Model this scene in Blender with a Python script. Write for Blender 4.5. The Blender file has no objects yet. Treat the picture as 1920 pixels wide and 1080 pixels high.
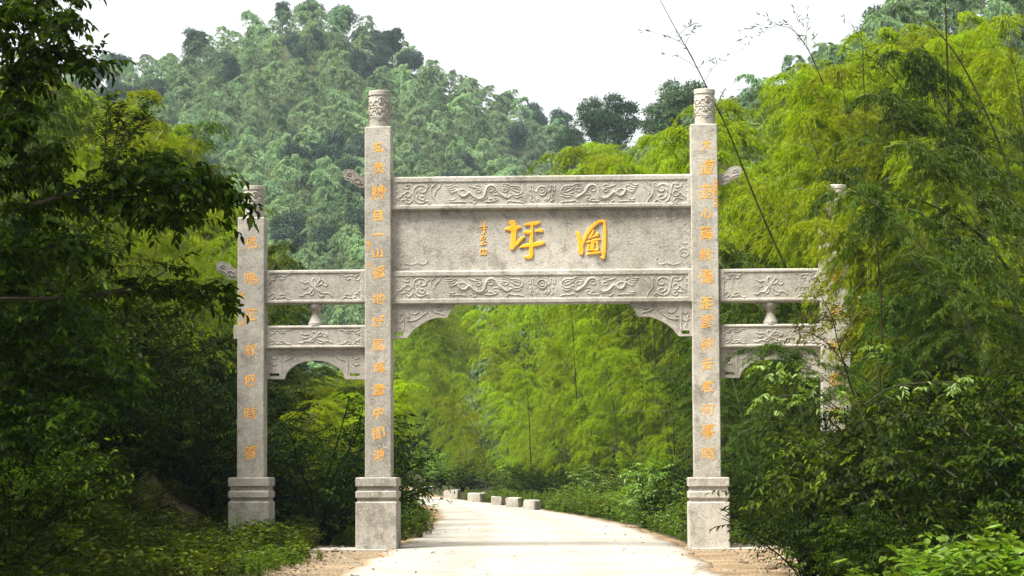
import bpy, math, random
import numpy as np
from mathutils import Matrix, Vector, Euler
PI = math.pi
scene = bpy.context.scene
COL = scene.collection

# ------------------------------------------------------------------ camera
F = 4500.0            # focal length in pixels of the 1920 px wide photograph
HORIZON = 870.0
EYE = 1.6
cam_d = bpy.data.cameras.new('camera')
cam_d.sensor_width = 36.0
cam_d.lens = F * 36.0 / 1920.0
cam_d.clip_start = 0.5
cam_d.clip_end = 3000
cam = bpy.data.objects.new('camera', cam_d)
COL.objects.link(cam)
pitch = math.atan((HORIZON - 540) / F)
roll = math.radians(-0.3)
CAM_R = Matrix.Rotation(PI / 2 + pitch, 3, 'X') @ Matrix.Rotation(roll, 3, 'Z')
cam.matrix_world = Matrix.Translation((0, 0, EYE)) @ CAM_R.to_4x4()
scene.camera = cam

# ------------------------------------------------------------------ world, sun, exposure
SUN_EL, SUN_AZ = math.radians(60), math.radians(-122)      # azimuth measured from +Y towards +X
world = bpy.data.worlds.new('World'); scene.world = world
world.use_nodes = True
wn = world.node_tree; wn.nodes.clear()
wo = wn.nodes.new('ShaderNodeOutputWorld')
bg = wn.nodes.new('ShaderNodeBackground'); bg.inputs['Strength'].default_value = 0.12
sky = wn.nodes.new('ShaderNodeTexSky'); sky.sky_type = 'NISHITA'; sky.sun_disc = False
sky.sun_elevation = SUN_EL; sky.sun_rotation = SUN_AZ
sky.air_density = 1.0; sky.dust_density = 3.0
bg2 = wn.nodes.new('ShaderNodeBackground'); bg2.inputs['Color'].default_value = (1.0, 0.99, 0.97, 1)
bg2.inputs['Strength'].default_value = .44
tc = wn.nodes.new('ShaderNodeTexCoord')
nz = wn.nodes.new('ShaderNodeTexNoise'); nz.inputs['Scale'].default_value = 2.2; nz.inputs['Detail'].default_value = 6
mr = wn.nodes.new('ShaderNodeMapRange'); mr.inputs[1].default_value = .3; mr.inputs[2].default_value = .7
mr.inputs[3].default_value = 0.82; mr.inputs[4].default_value = 0.98
mxw = wn.nodes.new('ShaderNodeMixShader')
wn.links.new(tc.outputs['Generated'], nz.inputs['Vector'])
wn.links.new(nz.outputs['Fac'], mr.inputs[0]); wn.links.new(mr.outputs[0], mxw.inputs[0])
wn.links.new(sky.outputs[0], bg.inputs['Color'])
wn.links.new(bg.outputs[0], mxw.inputs[1]); wn.links.new(bg2.outputs[0], mxw.inputs[2])
wn.links.new(mxw.outputs[0], wo.inputs['Surface'])

sl = bpy.data.lights.new('sun', 'SUN'); sl.energy = 5.0; sl.angle = math.radians(26); sl.color = (1, .95, .86)
sun = bpy.data.objects.new('sun', sl); COL.objects.link(sun)
sdir = Vector((math.sin(SUN_AZ) * math.cos(SUN_EL), math.cos(SUN_AZ) * math.cos(SUN_EL), math.sin(SUN_EL)))
sun.rotation_euler = sdir.to_track_quat('Z', 'Y').to_euler()
sun.location = (0, 0, 150)

vs = scene.view_settings
vs.view_transform = 'Standard'; vs.look = 'None'; vs.exposure = 1.45; vs.gamma = 1.0
vs.use_curve_mapping = False
cy = scene.cycles
cy.max_bounces = 6; cy.diffuse_bounces = 2; cy.glossy_bounces = 2; cy.transmission_bounces = 4; cy.volume_bounces = 0
cy.transparent_max_bounces = 4
cy.use_denoising = True

# ------------------------------------------------------------------ helpers
def ray(px, py):
    return CAM_R @ Vector(((px - 960) / F, -(py - 540) / F, -1.0))
def P(px, py, Y):
    """world point seen at photo pixel (px, py) at distance Y along the valley"""
    d = ray(px, py)
    return Vector((0, 0, EYE)) + d * (Y / d.y)
GATE_O = Vector(((1017.5 - 960) / F * 45.0, 45.0, 0))
GATE_YAW = math.radians(-2.5)
GX = Vector((math.cos(GATE_YAW), math.sin(GATE_YAW), 0))
GN = Vector((-math.sin(GATE_YAW), math.cos(GATE_YAW), 0))
def g(px, py, off=0.0):
    """gate-local (x, z) of a pixel on the gate plane y = off"""
    d = ray(px, py); o = Vector((0, 0, EYE))
    t = (GATE_O + GN * off - o).dot(GN) / d.dot(GN)
    p = o + d * t
    return ((p - GATE_O).dot(GX), p.z)

def tag(o, label=None, cat=None, group=None, kind=None):
    if label: o['label'] = label
    if cat: o['category'] = cat
    if group: o['group'] = group
    if kind: o['kind'] = kind
    return o
def link(o, parent=None):
    COL.objects.link(o)
    if parent: o.parent = parent
    return o
def empty(name, loc=(0, 0, 0), rz=0):
    o = bpy.data.objects.new(name, None); o.location = loc; o.rotation_euler = (0, 0, rz)
    o.empty_display_size = .3
    return link(o)
def mesh(name, V, Fc, mat=None, tint=None, smooth=False):
    """V (n,3) ; Fc (m,4) or (m,3) or list of polygons"""
    me = bpy.data.meshes.new(name)
    V = np.asarray(V, np.float32)
    if isinstance(Fc, np.ndarray):
        k = Fc.shape[1]; m = Fc.shape[0]
        me.vertices.add(len(V)); me.vertices.foreach_set('co', V.ravel())
        me.loops.add(m * k); me.loops.foreach_set('vertex_index', Fc.astype(np.int32).ravel())
        me.polygons.add(m)
        me.polygons.foreach_set('loop_start', np.arange(0, m * k, k, dtype=np.int32))
        me.update(calc_edges=True)
    else:
        me.from_pydata(V.tolist(), [], Fc); me.update()
    if tint is not None:
        a = me.attributes.new('tint', 'FLOAT', 'POINT'); a.data.foreach_set('value', np.asarray(tint, np.float32))
    if smooth:
        me.polygons.foreach_set('use_smooth', np.ones(len(me.polygons), bool))
    if mat: me.materials.append(mat)
    return me
def obj(name, me, parent=None, loc=None, rot=None):
    o = bpy.data.objects.new(name, me)
    if loc is not None: o.location = loc
    if rot is not None: o.rotation_euler = rot
    return link(o, parent)
def copy_tree(o, parent=None):
    c = o.copy(); COL.objects.link(c); c.parent = parent
    for ch in o.children: copy_tree(ch, c)
    return c

class Q:
    """collects quads / polygons"""
    def __init__(s): s.v = []; s.f = []
    def add(s, v, f):
        n = len(s.v); s.v += [tuple(x) for x in v]; s.f += [tuple(i + n for i in q) for q in f]
    def box(s, x0, x1, y0, y1, z0, z1, bev=0.0, tx=0.0):
        """box; bev cuts all the edges; tx shrinks the top"""
        b = bev
        if b <= 0:
            v = [(x0, y0, z0), (x1, y0, z0), (x1, y1, z0), (x0, y1, z0), (x0, y0, z1), (x1, y0, z1), (x1, y1, z1), (x0, y1, z1)]
            s.add(v, [(0, 3, 2, 1), (4, 5, 6, 7), (0, 1, 5, 4), (1, 2, 6, 5), (2, 3, 7, 6), (3, 0, 4, 7)]); return
        def ring(ix, z, c):
            X0, X1, Y0, Y1 = x0 + ix, x1 - ix, y0 + ix, y1 - ix
            return [(X0 + c, Y0, z), (X1 - c, Y0, z), (X1, Y0 + c, z), (X1, Y1 - c, z), (X1 - c, Y1, z), (X0 + c, Y1, z), (X0, Y1 - c, z), (X0, Y0 + c, z)]
        rs = [ring(b, z0, b * .3), ring(0, z0 + b, b), ring(0, z1 - b, b), ring(b, z1, b * .3)]
        v = sum(rs, []); f = []
        for k in range(3):
            for i in range(8):
                j = (i + 1) % 8
                f.append((k * 8 + i, k * 8 + j, k * 8 + 8 + j, k * 8 + 8 + i))
        f.append(tuple(range(7, -1, -1))); f.append(tuple(range(24, 32)))
        s.add(v, f)
    def lathe(s, prof, n=32, cx=0, cy=0, sq=0.0):
        """prof [(r,z)]; sq squares the section"""
        v = []
        for r, z in prof:
            for i in range(n):
                a = 2 * PI * i / n
                k = 1.0 / max(abs(math.cos(a)), abs(math.sin(a))) * sq + (1 - sq)
                v.append((cx + r * k * math.cos(a), cy + r * k * math.sin(a), z))
        f = []
        for k in range(len(prof) - 1):
            for i in range(n):
                j = (i + 1) % n
                f.append((k * n + i, k * n + j, k * n + n + j, k * n + n + i))
        f.append(tuple(range(n - 1, -1, -1))); m = (len(prof) - 1) * n
        f.append(tuple(range(m, m + n)))
        s.add(v, f)
    def prism(s, poly, y0, y1):
        """poly [(x,z)] counter clockwise seen from -y, extruded from y0 to y1"""
        n = len(poly)
        v = [(x, y0, z) for x, z in poly] + [(x, y1, z) for x, z in poly]
        f = [tuple(range(n)), tuple(range(2 * n - 1, n - 1, -1))]
        f += [(i, i + n, (i + 1) % n + n, (i + 1) % n) for i in range(n)]
        s.add(v, f)
    def me(s, name, mat, smooth=False): return mesh(name, s.v, s.f, mat, smooth=smooth)

def tube_arrays(pts, rad, n=6):
    pts = np.asarray(pts, float); m = len(pts)
    rad = np.broadcast_to(np.asarray(rad, float), (m,))
    T = np.gradient(pts, axis=0); T /= np.linalg.norm(T, axis=1)[:, None] + 1e-9
    up = np.array([0, 0, 1.0]) if abs(T[:, 2]).mean() < .8 else np.array([1.0, 0, 0])
    A = np.cross(T, up); A /= np.linalg.norm(A, axis=1)[:, None] + 1e-9
    B = np.cross(T, A)
    a = np.linspace(0, 2 * PI, n, endpoint=False)
    V = pts[:, None, :] + rad[:, None, None] * (np.cos(a)[None, :, None] * A[:, None, :] + np.sin(a)[None, :, None] * B[:, None, :])
    V = V.reshape(-1, 3)
    i = np.arange(m - 1)[:, None] * n + np.arange(n)[None, :]
    j = np.arange(m - 1)[:, None] * n + (np.arange(n)[None, :] + 1) % n
    Fq = np.stack([i, j, j + n, i + n], -1).reshape(-1, 4)
    return V, Fq
def join_arrays(lst):
    Vs, Fs, off = [], [], 0
    for V, Fq in lst:
        Vs.append(V); Fs.append(Fq + off); off += len(V)
    return np.concatenate(Vs), np.concatenate(Fs)
def unit(a): return a / (np.linalg.norm(a, axis=-1, keepdims=True) + 1e-9)

# ------------------------------------------------------------------ materials
class M:
    def __init__(s, name):
        s.m = bpy.data.materials.new(name); s.m.use_nodes = True
        s.t = s.m.node_tree; s.t.nodes.clear(); s.out = s.n('ShaderNodeOutputMaterial')
    def n(s, kind, **kw):
        x = s.t.nodes.new(kind)
        for k, v in kw.items(): setattr(x, k, v)
        return x
    def l(s, a, b): s.t.links.new(a, b)
    def noise(s, scale, detail=4, rough=.55, vec=None, dist=0):
        x = s.n('ShaderNodeTexNoise'); x.inputs['Scale'].default_value = scale; x.inputs['Detail'].default_value = detail
        x.inputs['Roughness'].default_value = rough; x.inputs['Distortion'].default_value = dist
        if vec is not None: s.l(vec, x.inputs['Vector'])
        return x.outputs['Fac']
    def ramp(s, fac, stops):
        x = s.n('ShaderNodeValToRGB'); e = x.color_ramp.elements
        while len(e) < len(stops): e.new(.5)
        for i, (p, c) in enumerate(stops):
            e[i].position = p; e[i].color = (c[0], c[1], c[2], 1) if hasattr(c, '__len__') else (c, c, c, 1)
        s.l(fac, x.inputs['Fac']); return x.outputs['Color']
    def mix(s, fac, a, b, mode='MIX'):
        x = s.n('ShaderNodeMix', data_type='RGBA', blend_type=mode)
        for inp, v in ((x.inputs[0], fac), (x.inputs[6], a), (x.inputs[7], b)):
            if isinstance(v, (int, float)): inp.default_value = v
            elif isinstance(v, tuple): inp.default_value = (v[0], v[1], v[2], 1)
            else: s.l(v, inp)
        return x.outputs[2]
    def math(s, op, a, b=0.0):
        x = s.n('ShaderNodeMath', operation=op)
        for inp, v in ((x.inputs[0], a), (x.inputs[1], b)):
            if isinstance(v, (int, float)): inp.default_value = v
            else: s.l(v, inp)
        return x.outputs[0]

def leaf_mat(name, dark, bright, trans=.4, gloss=.12, rough=.45, vary=.5, power=1.0):
    """dark/bright leaf colours mixed by a per-leaf tint and a per-plant random"""
    m = M(name)
    at = m.n('ShaderNodeAttribute', attribute_name='tint')
    oi = m.n('ShaderNodeObjectInfo')
    f = m.math('ADD', m.math('MULTIPLY', at.outputs['Fac'], 1 - vary), m.math('MULTIPLY', oi.outputs['Random'], vary))
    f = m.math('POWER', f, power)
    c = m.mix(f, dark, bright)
    hs = m.n('ShaderNodeHueSaturation')
    r2 = m.math('FRACT', m.math('MULTIPLY', oi.outputs['Random'], 7.31))
    m.l(m.math('ADD', m.math('MULTIPLY', r2, .03), .485), hs.inputs['Hue'])
    m.l(m.math('ADD', m.math('MULTIPLY', r2, .55), .68), hs.inputs['Value'])
    m.l(c, hs.inputs['Color']); c = hs.outputs[0]
    d = m.n('ShaderNodeBsdfDiffuse'); m.l(c, d.inputs['Color'])
    t = m.n('ShaderNodeBsdfTranslucent')
    tcx = m.mix(1.0, c, (1.15, 1.2, .5), 'MULTIPLY'); m.l(tcx, t.inputs['Color'])
    ms = m.n('ShaderNodeMixShader'); ms.inputs[0].default_value = trans
    m.l(d.outputs[0], ms.inputs[1]); m.l(t.outputs[0], ms.inputs[2])
    gl = m.n('ShaderNodeBsdfGlossy'); gl.inputs['Roughness'].default_value = rough; gl.inputs['Color'].default_value = (.9, .95, .9, 1)
    mg = m.n('ShaderNodeMixShader'); mg.inputs[0].default_value = gloss * .22
    m.l(ms.outputs[0], mg.inputs[1]); m.l(gl.outputs[0], mg.inputs[2])
    m.l(mg.outputs[0], m.out.inputs[0])
    return m.m

def stone_mat(name, base=(.43, .395, .335), warm=0.0):
    m = M(name)
    geo = m.n('ShaderNodeNewGeometry'); pos = geo.outputs['Position']
    big = m.noise(.9, 6, .6, pos)
    mid = m.noise(5, 6, .65, pos)
    mp = m.n('ShaderNodeMapping'); m.l(pos, mp.inputs[0]); mp.inputs['Scale'].default_value = (7, 7, .7)
    streak = m.noise(1, 5, .6, mp.outputs[0])
    b2 = tuple(x * .84 for x in base); b3 = tuple(x * 1.14 for x in base)
    c = m.mix(m.ramp(big, [(.35, 0), (.65, 1)]), b2, b3)
    c = m.mix(m.ramp(mid, [(.42, 0), (.68, .55)]), c, (base[0] * .62, base[1] * .61, base[2] * .6))
    c = m.mix(m.ramp(streak, [(.5, 0), (.75, .35)]), c, (.15, .14, .12))
    lich = m.noise(2.3, 7, .7, pos)
    c = m.mix(m.ramp(lich, [(.52, 0), (.64, .62)]), c, (.13, .122, .10))
    c = m.mix(m.ramp(m.noise(.55, 5, .65, pos), [(.47, 0), (.60, .40)]), c, (.20, .185, .15))
    # crystals of the granite
    vo = m.n('ShaderNodeTexVoronoi'); vo.inputs['Scale'].default_value = 42; m.l(pos, vo.inputs['Vector'])
    vs_ = m.n('ShaderNodeSeparateColor'); m.l(vo.outputs['Color'], vs_.inputs[0])
    c = m.mix(m.ramp(vs_.outputs[0], [(.88, 0), (.92, .4)]), c, (.10, .095, .09))
    c = m.mix(m.ramp(vs_.outputs[1], [(.82, 0), (.9, .3)]), c, (.68, .65, .58))
    fine = m.noise(95, 3, .7, pos)
    c = m.mix(m.ramp(fine, [(.3, .25), (.55, 0)]), c, (.12, .115, .1))
    c = m.mix(m.ramp(m.noise(.35, 4, .6, pos), [(.45, 0), (.62, .28)]), c, (.16, .15, .125))
    bs = m.n('ShaderNodeBsdfPrincipled'); m.l(c, bs.inputs['Base Color']); bs.inputs['Roughness'].default_value = .88
    bs.inputs['Specular IOR Level'].default_value = .25
    bp = m.n('ShaderNodeBump'); bp.inputs['Strength'].default_value = .5; bp.inputs['Distance'].default_value = .012
    m.l(m.math('ADD', fine, m.noise(28, 4, .6, pos)), bp.inputs['Height']); m.l(bp.outputs[0], bs.inputs['Normal'])
    m.l(bs.outputs[0], m.out.inputs[0])
    return m.m

def simple_mat(name, c1, c2, scale=6, rough=.8, spec=.3, bump=.3, detail=5, wear=0):
    m = M(name); geo = m.n('ShaderNodeNewGeometry')
    f = m.noise(scale, detail, .6, geo.outputs['Position'])
    c = m.mix(m.ramp(f, [(.35, 0), (.65, 1)]), c1, c2)
    bs = m.n('ShaderNodeBsdfPrincipled'); m.l(c, bs.inputs['Base Color']); bs.inputs['Roughness'].default_value = rough
    bs.inputs['Specular IOR Level'].default_value = spec
    bp = m.n('ShaderNodeBump'); bp.inputs['Strength'].default_value = bump; bp.inputs['Distance'].default_value = .02
    m.l(f, bp.inputs['Height']); m.l(bp.outputs[0], bs.inputs['Normal'])
    if wear: 
        w_ = m.ramp(m.noise(17, 5, .7, geo.outputs['Position']), [(.50, 0), (.62, wear)]); m.l(m.mix(w_, c, (.33, .28, .21)), bs.inputs['Base Color'])
    m.l(bs.outputs[0], m.out.inputs[0]); return m.m

STONE = stone_mat('weathered_granite', (.435, .41, .36))
STONE_DARK = stone_mat('dark_weathered_granite', (.20, .185, .16))
STONE_PALE = stone_mat('pale_granite', (.50, .47, .41))
KERB = stone_mat('kerb_granite', (.44, .415, .36))
GOLD = simple_mat('gold_paint', (.80, .33, .010), (.95, .45, .015), 14, .6, .3, .3, wear=.22)
GOLD_WORN = simple_mat('worn_gold_paint', (.74, .32, .03), (.98, .45, .03), 26, .7, .2, .4, wear=.45)
CULM = simple_mat('bamboo_culm', (.055, .06, .02), (.10, .11, .035), 3, .45, .4, .1)
CULM_DARK = simple_mat('dark_culm', (.008, .009, .004), (.03, .032, .010), 3, .95, .0, .1)
BARK = simple_mat('bark', (.02, .017, .012), (.05, .042, .03), 14, .95, .1, .6)
L_BAMBOO = leaf_mat('bamboo_leaf', (.085, .155, .002), (.25, .335, .002), .47, .015, .5, .5, .55)
L_BAMBOO_R = leaf_mat('bamboo_leaf_yellow', (.085, .145, .002), (.25, .315, .002), .47, .015, .5, .5, .55)
L_BAMBOO_D = leaf_mat('bamboo_leaf_shaded', (.010, .028, .002), (.075, .13, .004), .35, .03, .5, .4)  # darker copy of the bamboo leaf, shade put into its colour
L_FAR_B = leaf_mat('hazy_far_bamboo_leaf', (.085, .16, .085), (.26, .37, .185), .35, .0, .5, .65)  # pale bluish leaf colour carries part of the mountain haze
L_FAR_T = leaf_mat('hazy_far_tree_leaf', (.020, .040, .032), (.05, .085, .055), .25, .02, .5, .6)  # bluish leaf colour with some distance haze mixed in
L_DARK = leaf_mat('shaded_broad_leaf', (.004, .010, .001), (.05, .085, .003), .32, .012, .4, .25, 2.2)  # near-black leaf colour stands in for the shade under the trees
L_SHRUB = leaf_mat('shrub_leaf', (.006, .015, .001), (.13, .185, .005), .34, .018, .4, .20, 2.6)  # black-green base and few bright leaves put shade and highlights into the colour
L_NEAR = leaf_mat('shaded_near_tree_leaf', (.003, .010, .001), (.085, .155, .003), .42, .015, .4, .15, 2.3)  # dark end paints the tree's deep shade, bright end its lit rim
L_UNDER = leaf_mat('undergrowth_leaf', (.012, .024, .002), (.14, .18, .006), .35, .04, .5, .4, 1.8)
L_WEED = leaf_mat('weed_leaf', (.05, .10, .008), (.15, .21, .012), .40, .06, .5, .4)
L_BRIGHT = leaf_mat('bright_broad_leaf', (.06, .12, .01), (.14, .21, .015), .40, .10, .4, .3)
L_MID_T = leaf_mat('hazy_mid_tree_leaf', (.022, .05, .03), (.075, .12, .055), .3, .02, .5, .5)  # lightened for the valley trees, haze painted into the leaf colour
L_RED = leaf_mat('reddish_leaf', (.035, .035, .005), (.11, .085, .010), .35, .08, .4, .3)
WHITE_FL = simple_mat('white_petal', (.75, .75, .68), (.85, .85, .8), 20, .7, .2, 0)

# road and soil
m = M('concrete_road'); geo = m.n('ShaderNodeNewGeometry'); pos = geo.outputs['Position']
c = m.mix(m.ramp(m.noise(.35, 6, .6, pos), [(.35, 0), (.65, 1)]), (.27, .253, .22), (.35, .332, .295))
mp = m.n('ShaderNodeMapping'); m.l(pos, mp.inputs[0]); mp.inputs['Scale'].default_value = (.35, 1.3, 1)
c = m.mix(m.ramp(m.noise(1.2, 6, .7, mp.outputs[0], .6), [(.53, 0), (.72, .6)]), c, (.15, .125, .095))
c = m.mix(m.ramp(m.noise(9, 5, .7, pos), [(.5, 0), (.75, .4)]), c, (.15, .13, .10))
ea = m.n('ShaderNodeAttribute', attribute_name='edge')
ed = m.math('ADD', ea.outputs['Fac'], m.math('MULTIPLY', m.math('SUBTRACT', m.noise(1.6, 5, .7, pos), .5), .9))
c = m.mix(m.ramp(ed, [(.55, 0), (.95, .85)]), c, (.21, .14, .075))
vo = m.n('ShaderNodeTexVoronoi'); vo.inputs['Scale'].default_value = 16; m.l(pos, vo.inputs['Vector'])
sp = m.n('ShaderNodeSeparateColor'); m.l(vo.outputs['Color'], sp.inputs[0])
c = m.mix(m.ramp(sp.outputs[0], [(.95, 0), (.965, .5)]), c, (.18, .15, .12))
sep = m.n('ShaderNodeSeparateXYZ'); m.l(pos, sep.inputs[0])
wy = m.math('ADD', sep.outputs[1], m.math('MULTIPLY', m.noise(.8, 3, .6, pos), .12))
jt = m.math('ABSOLUTE', m.math('SUBTRACT', m.math('FRACT', m.math('DIVIDE', wy, 4.7)), .5))
c = m.mix(m.ramp(jt, [(.0, .45), (.003, .4), (.006, 0)]), c, (.10, .085, .07))
# two faint wheel tracks and branching cracks
tk = m.n('ShaderNodeAttribute', attribute_name='track')
c = m.mix(m.math('MULTIPLY', tk.outputs['Fac'], m.ramp(m.noise(1.1, 5, .7, mp.outputs[0]), [(.35, .1), (.65, .7)])), c, (.17, .15, .12))
vc = m.n('ShaderNodeTexVoronoi', feature='DISTANCE_TO_EDGE'); vc.inputs['Scale'].default_value = .28
vm = m.n('ShaderNodeVectorMath', operation='ADD'); m.l(pos, vm.inputs[0])
nc2 = m.n('ShaderNodeTexNoise'); nc2.inputs['Scale'].default_value = 1.5; nc2.inputs['Detail'].default_value = 5; m.l(pos, nc2.inputs['Vector']); m.l(nc2.outputs['Color'], vm.inputs[1]); m.l(vm.outputs[0], vc.inputs['Vector'])
c = m.mix(m.ramp(vc.outputs['Distance'], [(0, .8), (.004, .6), (.008, 0)]), c, (.09, .075, .06))
bs = m.n('ShaderNodeBsdfPrincipled'); m.l(c, bs.inputs['Base Color']); bs.inputs['Roughness'].default_value = .9; bs.inputs['Specular IOR Level'].default_value = .2
m.l(bs.outputs[0], m.out.inputs[0]); ROAD = m.m

m = M('soil'); geo = m.n('ShaderNodeNewGeometry'); pos = geo.outputs['Position']
c = m.mix(m.ramp(m.noise(.8, 6, .65, pos), [(.35, 0), (.65, 1)]), (.13, .085, .045), (.36, .26, .15))
c = m.mix(m.ramp(m.noise(14, 5, .7, pos), [(.4, 0), (.7, .7)]), c, (.07, .05, .03))
va = m.n('ShaderNodeAttribute', attribute_name='green')
gm = m.math('ADD', va.outputs['Fac'], m.math('MULTIPLY', m.math('SUBTRACT', m.noise(2.2, 5, .7, pos), .5), 1.2))
c = m.mix(m.ramp(gm, [(.35, 0), (.65, 1)]), c, (.028, .032, .012))
bs = m.n('ShaderNodeBsdfPrincipled'); m.l(c, bs.inputs['Base Color']); bs.inputs['Roughness'].default_value = .95; bs.inputs['Specular IOR Level'].default_value = .1
bp = m.n('ShaderNodeBump'); bp.inputs['Strength'].default_value = .8; bp.inputs['Distance'].default_value = .05
m.l(m.noise(12, 6, .7, pos), bp.inputs['Height']); m.l(bp.outputs[0], bs.inputs['Normal'])
m.l(bs.outputs[0], m.out.inputs[0]); SOIL = m.m
GROVE_FLOOR = simple_mat('forest_floor', (.02, .03, .01), (.045, .05, .018), .5, .95, .1, .5)

# ------------------------------------------------------------------ terrain
def sstep(x, a, b):
    t = np.clip((np.asarray(x, float) - a) / (b - a), 0, 1); return t * t * (3 - 2 * t)
_r = np.random.default_rng(5)
_W = [(_r.uniform(0, 2 * PI), _r.uniform(0, 2 * PI)) for _ in range(12)]
def waves(x, y, s):
    """smooth pseudo noise, about -1..1"""
    o = 0
    for i, (a, b) in enumerate(_W[:8]):
        k = s * (1 + i * .37)
        o = o + np.sin(x * math.cos(a) * k + y * math.sin(a) * k + b) / (1 + i * .45)
    return o / 2.6
YS = np.array([0, 25, 34, 44.5, 51, 62, 72, 83, 90, 100, 118, 131, 150, 180], float)
XL = np.array([-2.6, -2.6, -2.5, -2.3, -2.15, -2.1, -2.2, -2.6, -3.1, -4.3, -7.3, -10.5, -16, -28])
XR = np.array([2.4, 2.7, 2.95, 3.2, 3.15, 2.85, 2.1, .95, .15, -1.3, -3.9, -5.9, -10.5, -22])
def xl(y): return np.interp(y, YS, XL)
def xr(y): return np.interp(y, YS, XR)
def ground(x, y):
    x = np.asarray(x, float); y = np.asarray(y, float)
    dl = xl(y) - x; dr = x - xr(y)
    # left bank: verge of 2 m, then a slope
    hl = sstep(dl, 2.5, 6.4) * 2.5 + np.clip(dl - 6, 0, None) * .22
    hl = np.where(y > 48, hl * (1 + sstep(y, 48, 70) * .8), hl)
    hr_near = sstep(dr, 3.2, 9) * 1.2 + np.clip(dr - 8, 0, None) * .15
    hr_far = sstep(dr, 2.0, 20) * 6 + np.clip(dr - 5, 0, None) * .22
    k = sstep(y, 46, 70)
    hr = hr_near * (1 - k) + hr_far * k
    h = np.where(dl > 0, hl, 0) + np.where(dr > 0, hr, 0)
    # right hill
    h = h + sstep(y, 110, 240) * np.clip(.75 * (x + 22), 0, 62) * .50
    bump_ = waves(x, y, .9) * .10 * sstep(np.maximum(dl, dr), .5, 3)
    return h + bump_
def axis(lo, hi, pts):
    """graded axis: pts [(pos, step)]"""
    out = [lo]
    while out[-1] < hi:
        out.append(out[-1] + np.interp(out[-1], [p for p, _ in pts], [s for _, s in pts]))
    return np.array(out)
ax = axis(-250, 250, [(-250, 25), (-40, 3), (-10, .3), (8, .3), (40, 3), (250, 25)])
ay = axis(-60, 560, [(-60, 10), (15, 1.2), (30, .35), (55, .4), (140, 2.0), (260, 12), (560, 30)])
X, Y = np.meshgrid(ax, ay); Z = ground(X, Y)
nx, ny = len(ax), len(ay)
idx = (np.arange(ny - 1)[:, None] * nx + np.arange(nx - 1)[None, :])
Fg = np.stack([idx, idx + 1, idx + nx + 1, idx + nx], -1).reshape(-1, 4)
me_px = 960 + X / np.maximum(Y, 1) * F; bare = ((me_px > 225) & (me_px < 440) & (Y > 38) & (Y < 47)).ravel()
me = mesh('ground', np.stack([X, Y, Z], -1).reshape(-1, 3), Fg, SOIL, smooth=True)
dl = (xl(Y) - X).ravel(); dr = (X - xr(Y)).ravel()
green = np.where(dl > 0, sstep(dl, 1.2, 3.0), sstep(dr, 1.8, 3.6))
green = np.maximum(green, sstep(Y.ravel(), 46, 48) * sstep(np.maximum(dl, dr), .0, .5))
green = np.where(bare, .42, green)
a = me.attributes.new('green', 'FLOAT', 'POINT'); a.data.foreach_set('value', green.astype(np.float32))
tag(obj('ground', me), kind='structure')

# road, 3 cm of concrete, built as a closed slab
ry = np.concatenate([np.arange(8, 60, .5), np.arange(60, 176, 1.5)])
V = []; edge = []; track = []
nc = 15
_q = np.random.default_rng(3)
for yy in ry:
    a0, b0 = float(xl(yy)), float(xr(yy))
    a0 += .06 * math.sin(yy * 1.7) + _q.uniform(-.04, .04); b0 += .06 * math.sin(yy * 1.3 + 2) + _q.uniform(-.04, .04)
    V.append((a0 - .04, yy, -.05)); edge.append(1); track.append(0)
    for i in range(nc):
        t = i / (nc - 1)
        V.append((a0 + (b0 - a0) * t, yy, .03 + .02 * (1 - (2 * t - 1) ** 2)))
        d_ = min(t, 1 - t) * (b0 - a0); track.append(max(0, 1 - abs(abs(t - .48) - .2) / .09))
        edge.append(max(0, 1 - d_ / .5))
    V.append((b0 + .04, yy, -.05)); edge.append(1); track.append(0)
w = nc + 2; n = len(ry)
idx = (np.arange(n - 1)[:, None] * w + np.arange(w - 1)[None, :])
Fr = np.stack([idx, idx + 1, idx + w + 1, idx + w], -1).reshape(-1, 4)
me = mesh('road', np.array(V), Fr, ROAD, smooth=True)
a = me.attributes.new('edge', 'FLOAT', 'POINT'); a.data.foreach_set('value', np.array(edge, np.float32))
a = me.attributes.new('track', 'FLOAT', 'POINT'); a.data.foreach_set('value', np.array(track, np.float32))
tag(obj('road', me), kind='structure')
# concrete sill in line with the pillars
q = Q(); cs = []
sx0, sz0 = g(640, 1030); sx1, _ = g(1420, 1030)
q.box(sx0 - 1.3, float(xl(45)) - GATE_O.x - .05, -.35, .95, -.05, .03, .008); q.box(float(xr(45)) - GATE_O.x + .06, sx1 + .3, -.35, .95, -.05, .03, .008)
sill = obj('gate_footing_slab', q.me('gate_footing_slab', KERB), None, GATE_O, (0, 0, GATE_YAW)); tag(sill, kind='structure')

# mountain behind: ridge line traced at 480 m
RX = np.array([-400, 0, 120, 200, 260, 330, 370, 430, 530, 590, 640, 700, 760, 830, 900, 960, 1000, 1060, 1120, 1200, 1300, 1500, 2400], float)
RY = np.array([300, 170, 150, 140, 135, 118, 98, 76, 40, 30, 46, 88, 108, 155, 190, 208, 238, 262, 300, 330, 360, 400, 500], float)
def mountain(x, y):
    px = 960 + x / 480.0 * F
    ridge = (HORIZON - np.interp(px, RX, RY)) / F * 480.0 + EYE
    t = (y - 215) / 265.0
    face = np.where(t < 1, np.clip(t, -.2, 1) ** 1 * (1 - .10 * np.sin(np.clip(t, 0, 1) * PI)), 1 - (t - 1) * .5)
    lump = waves(x, y * .6, .055) * 4.0 * np.clip(np.sin(np.clip(t, 0, 1) * PI), 0, 1)
    spur = waves(x + y * .12, y * .15, .10) * 2.2 * np.clip(np.sin(np.clip(t, 0, 1) * PI), 0, 1)
    return ridge * face - 1.5 + lump + spur
mx = np.arange(-170, 171, 4.0); my = np.arange(200, 561, 5.0)
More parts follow.
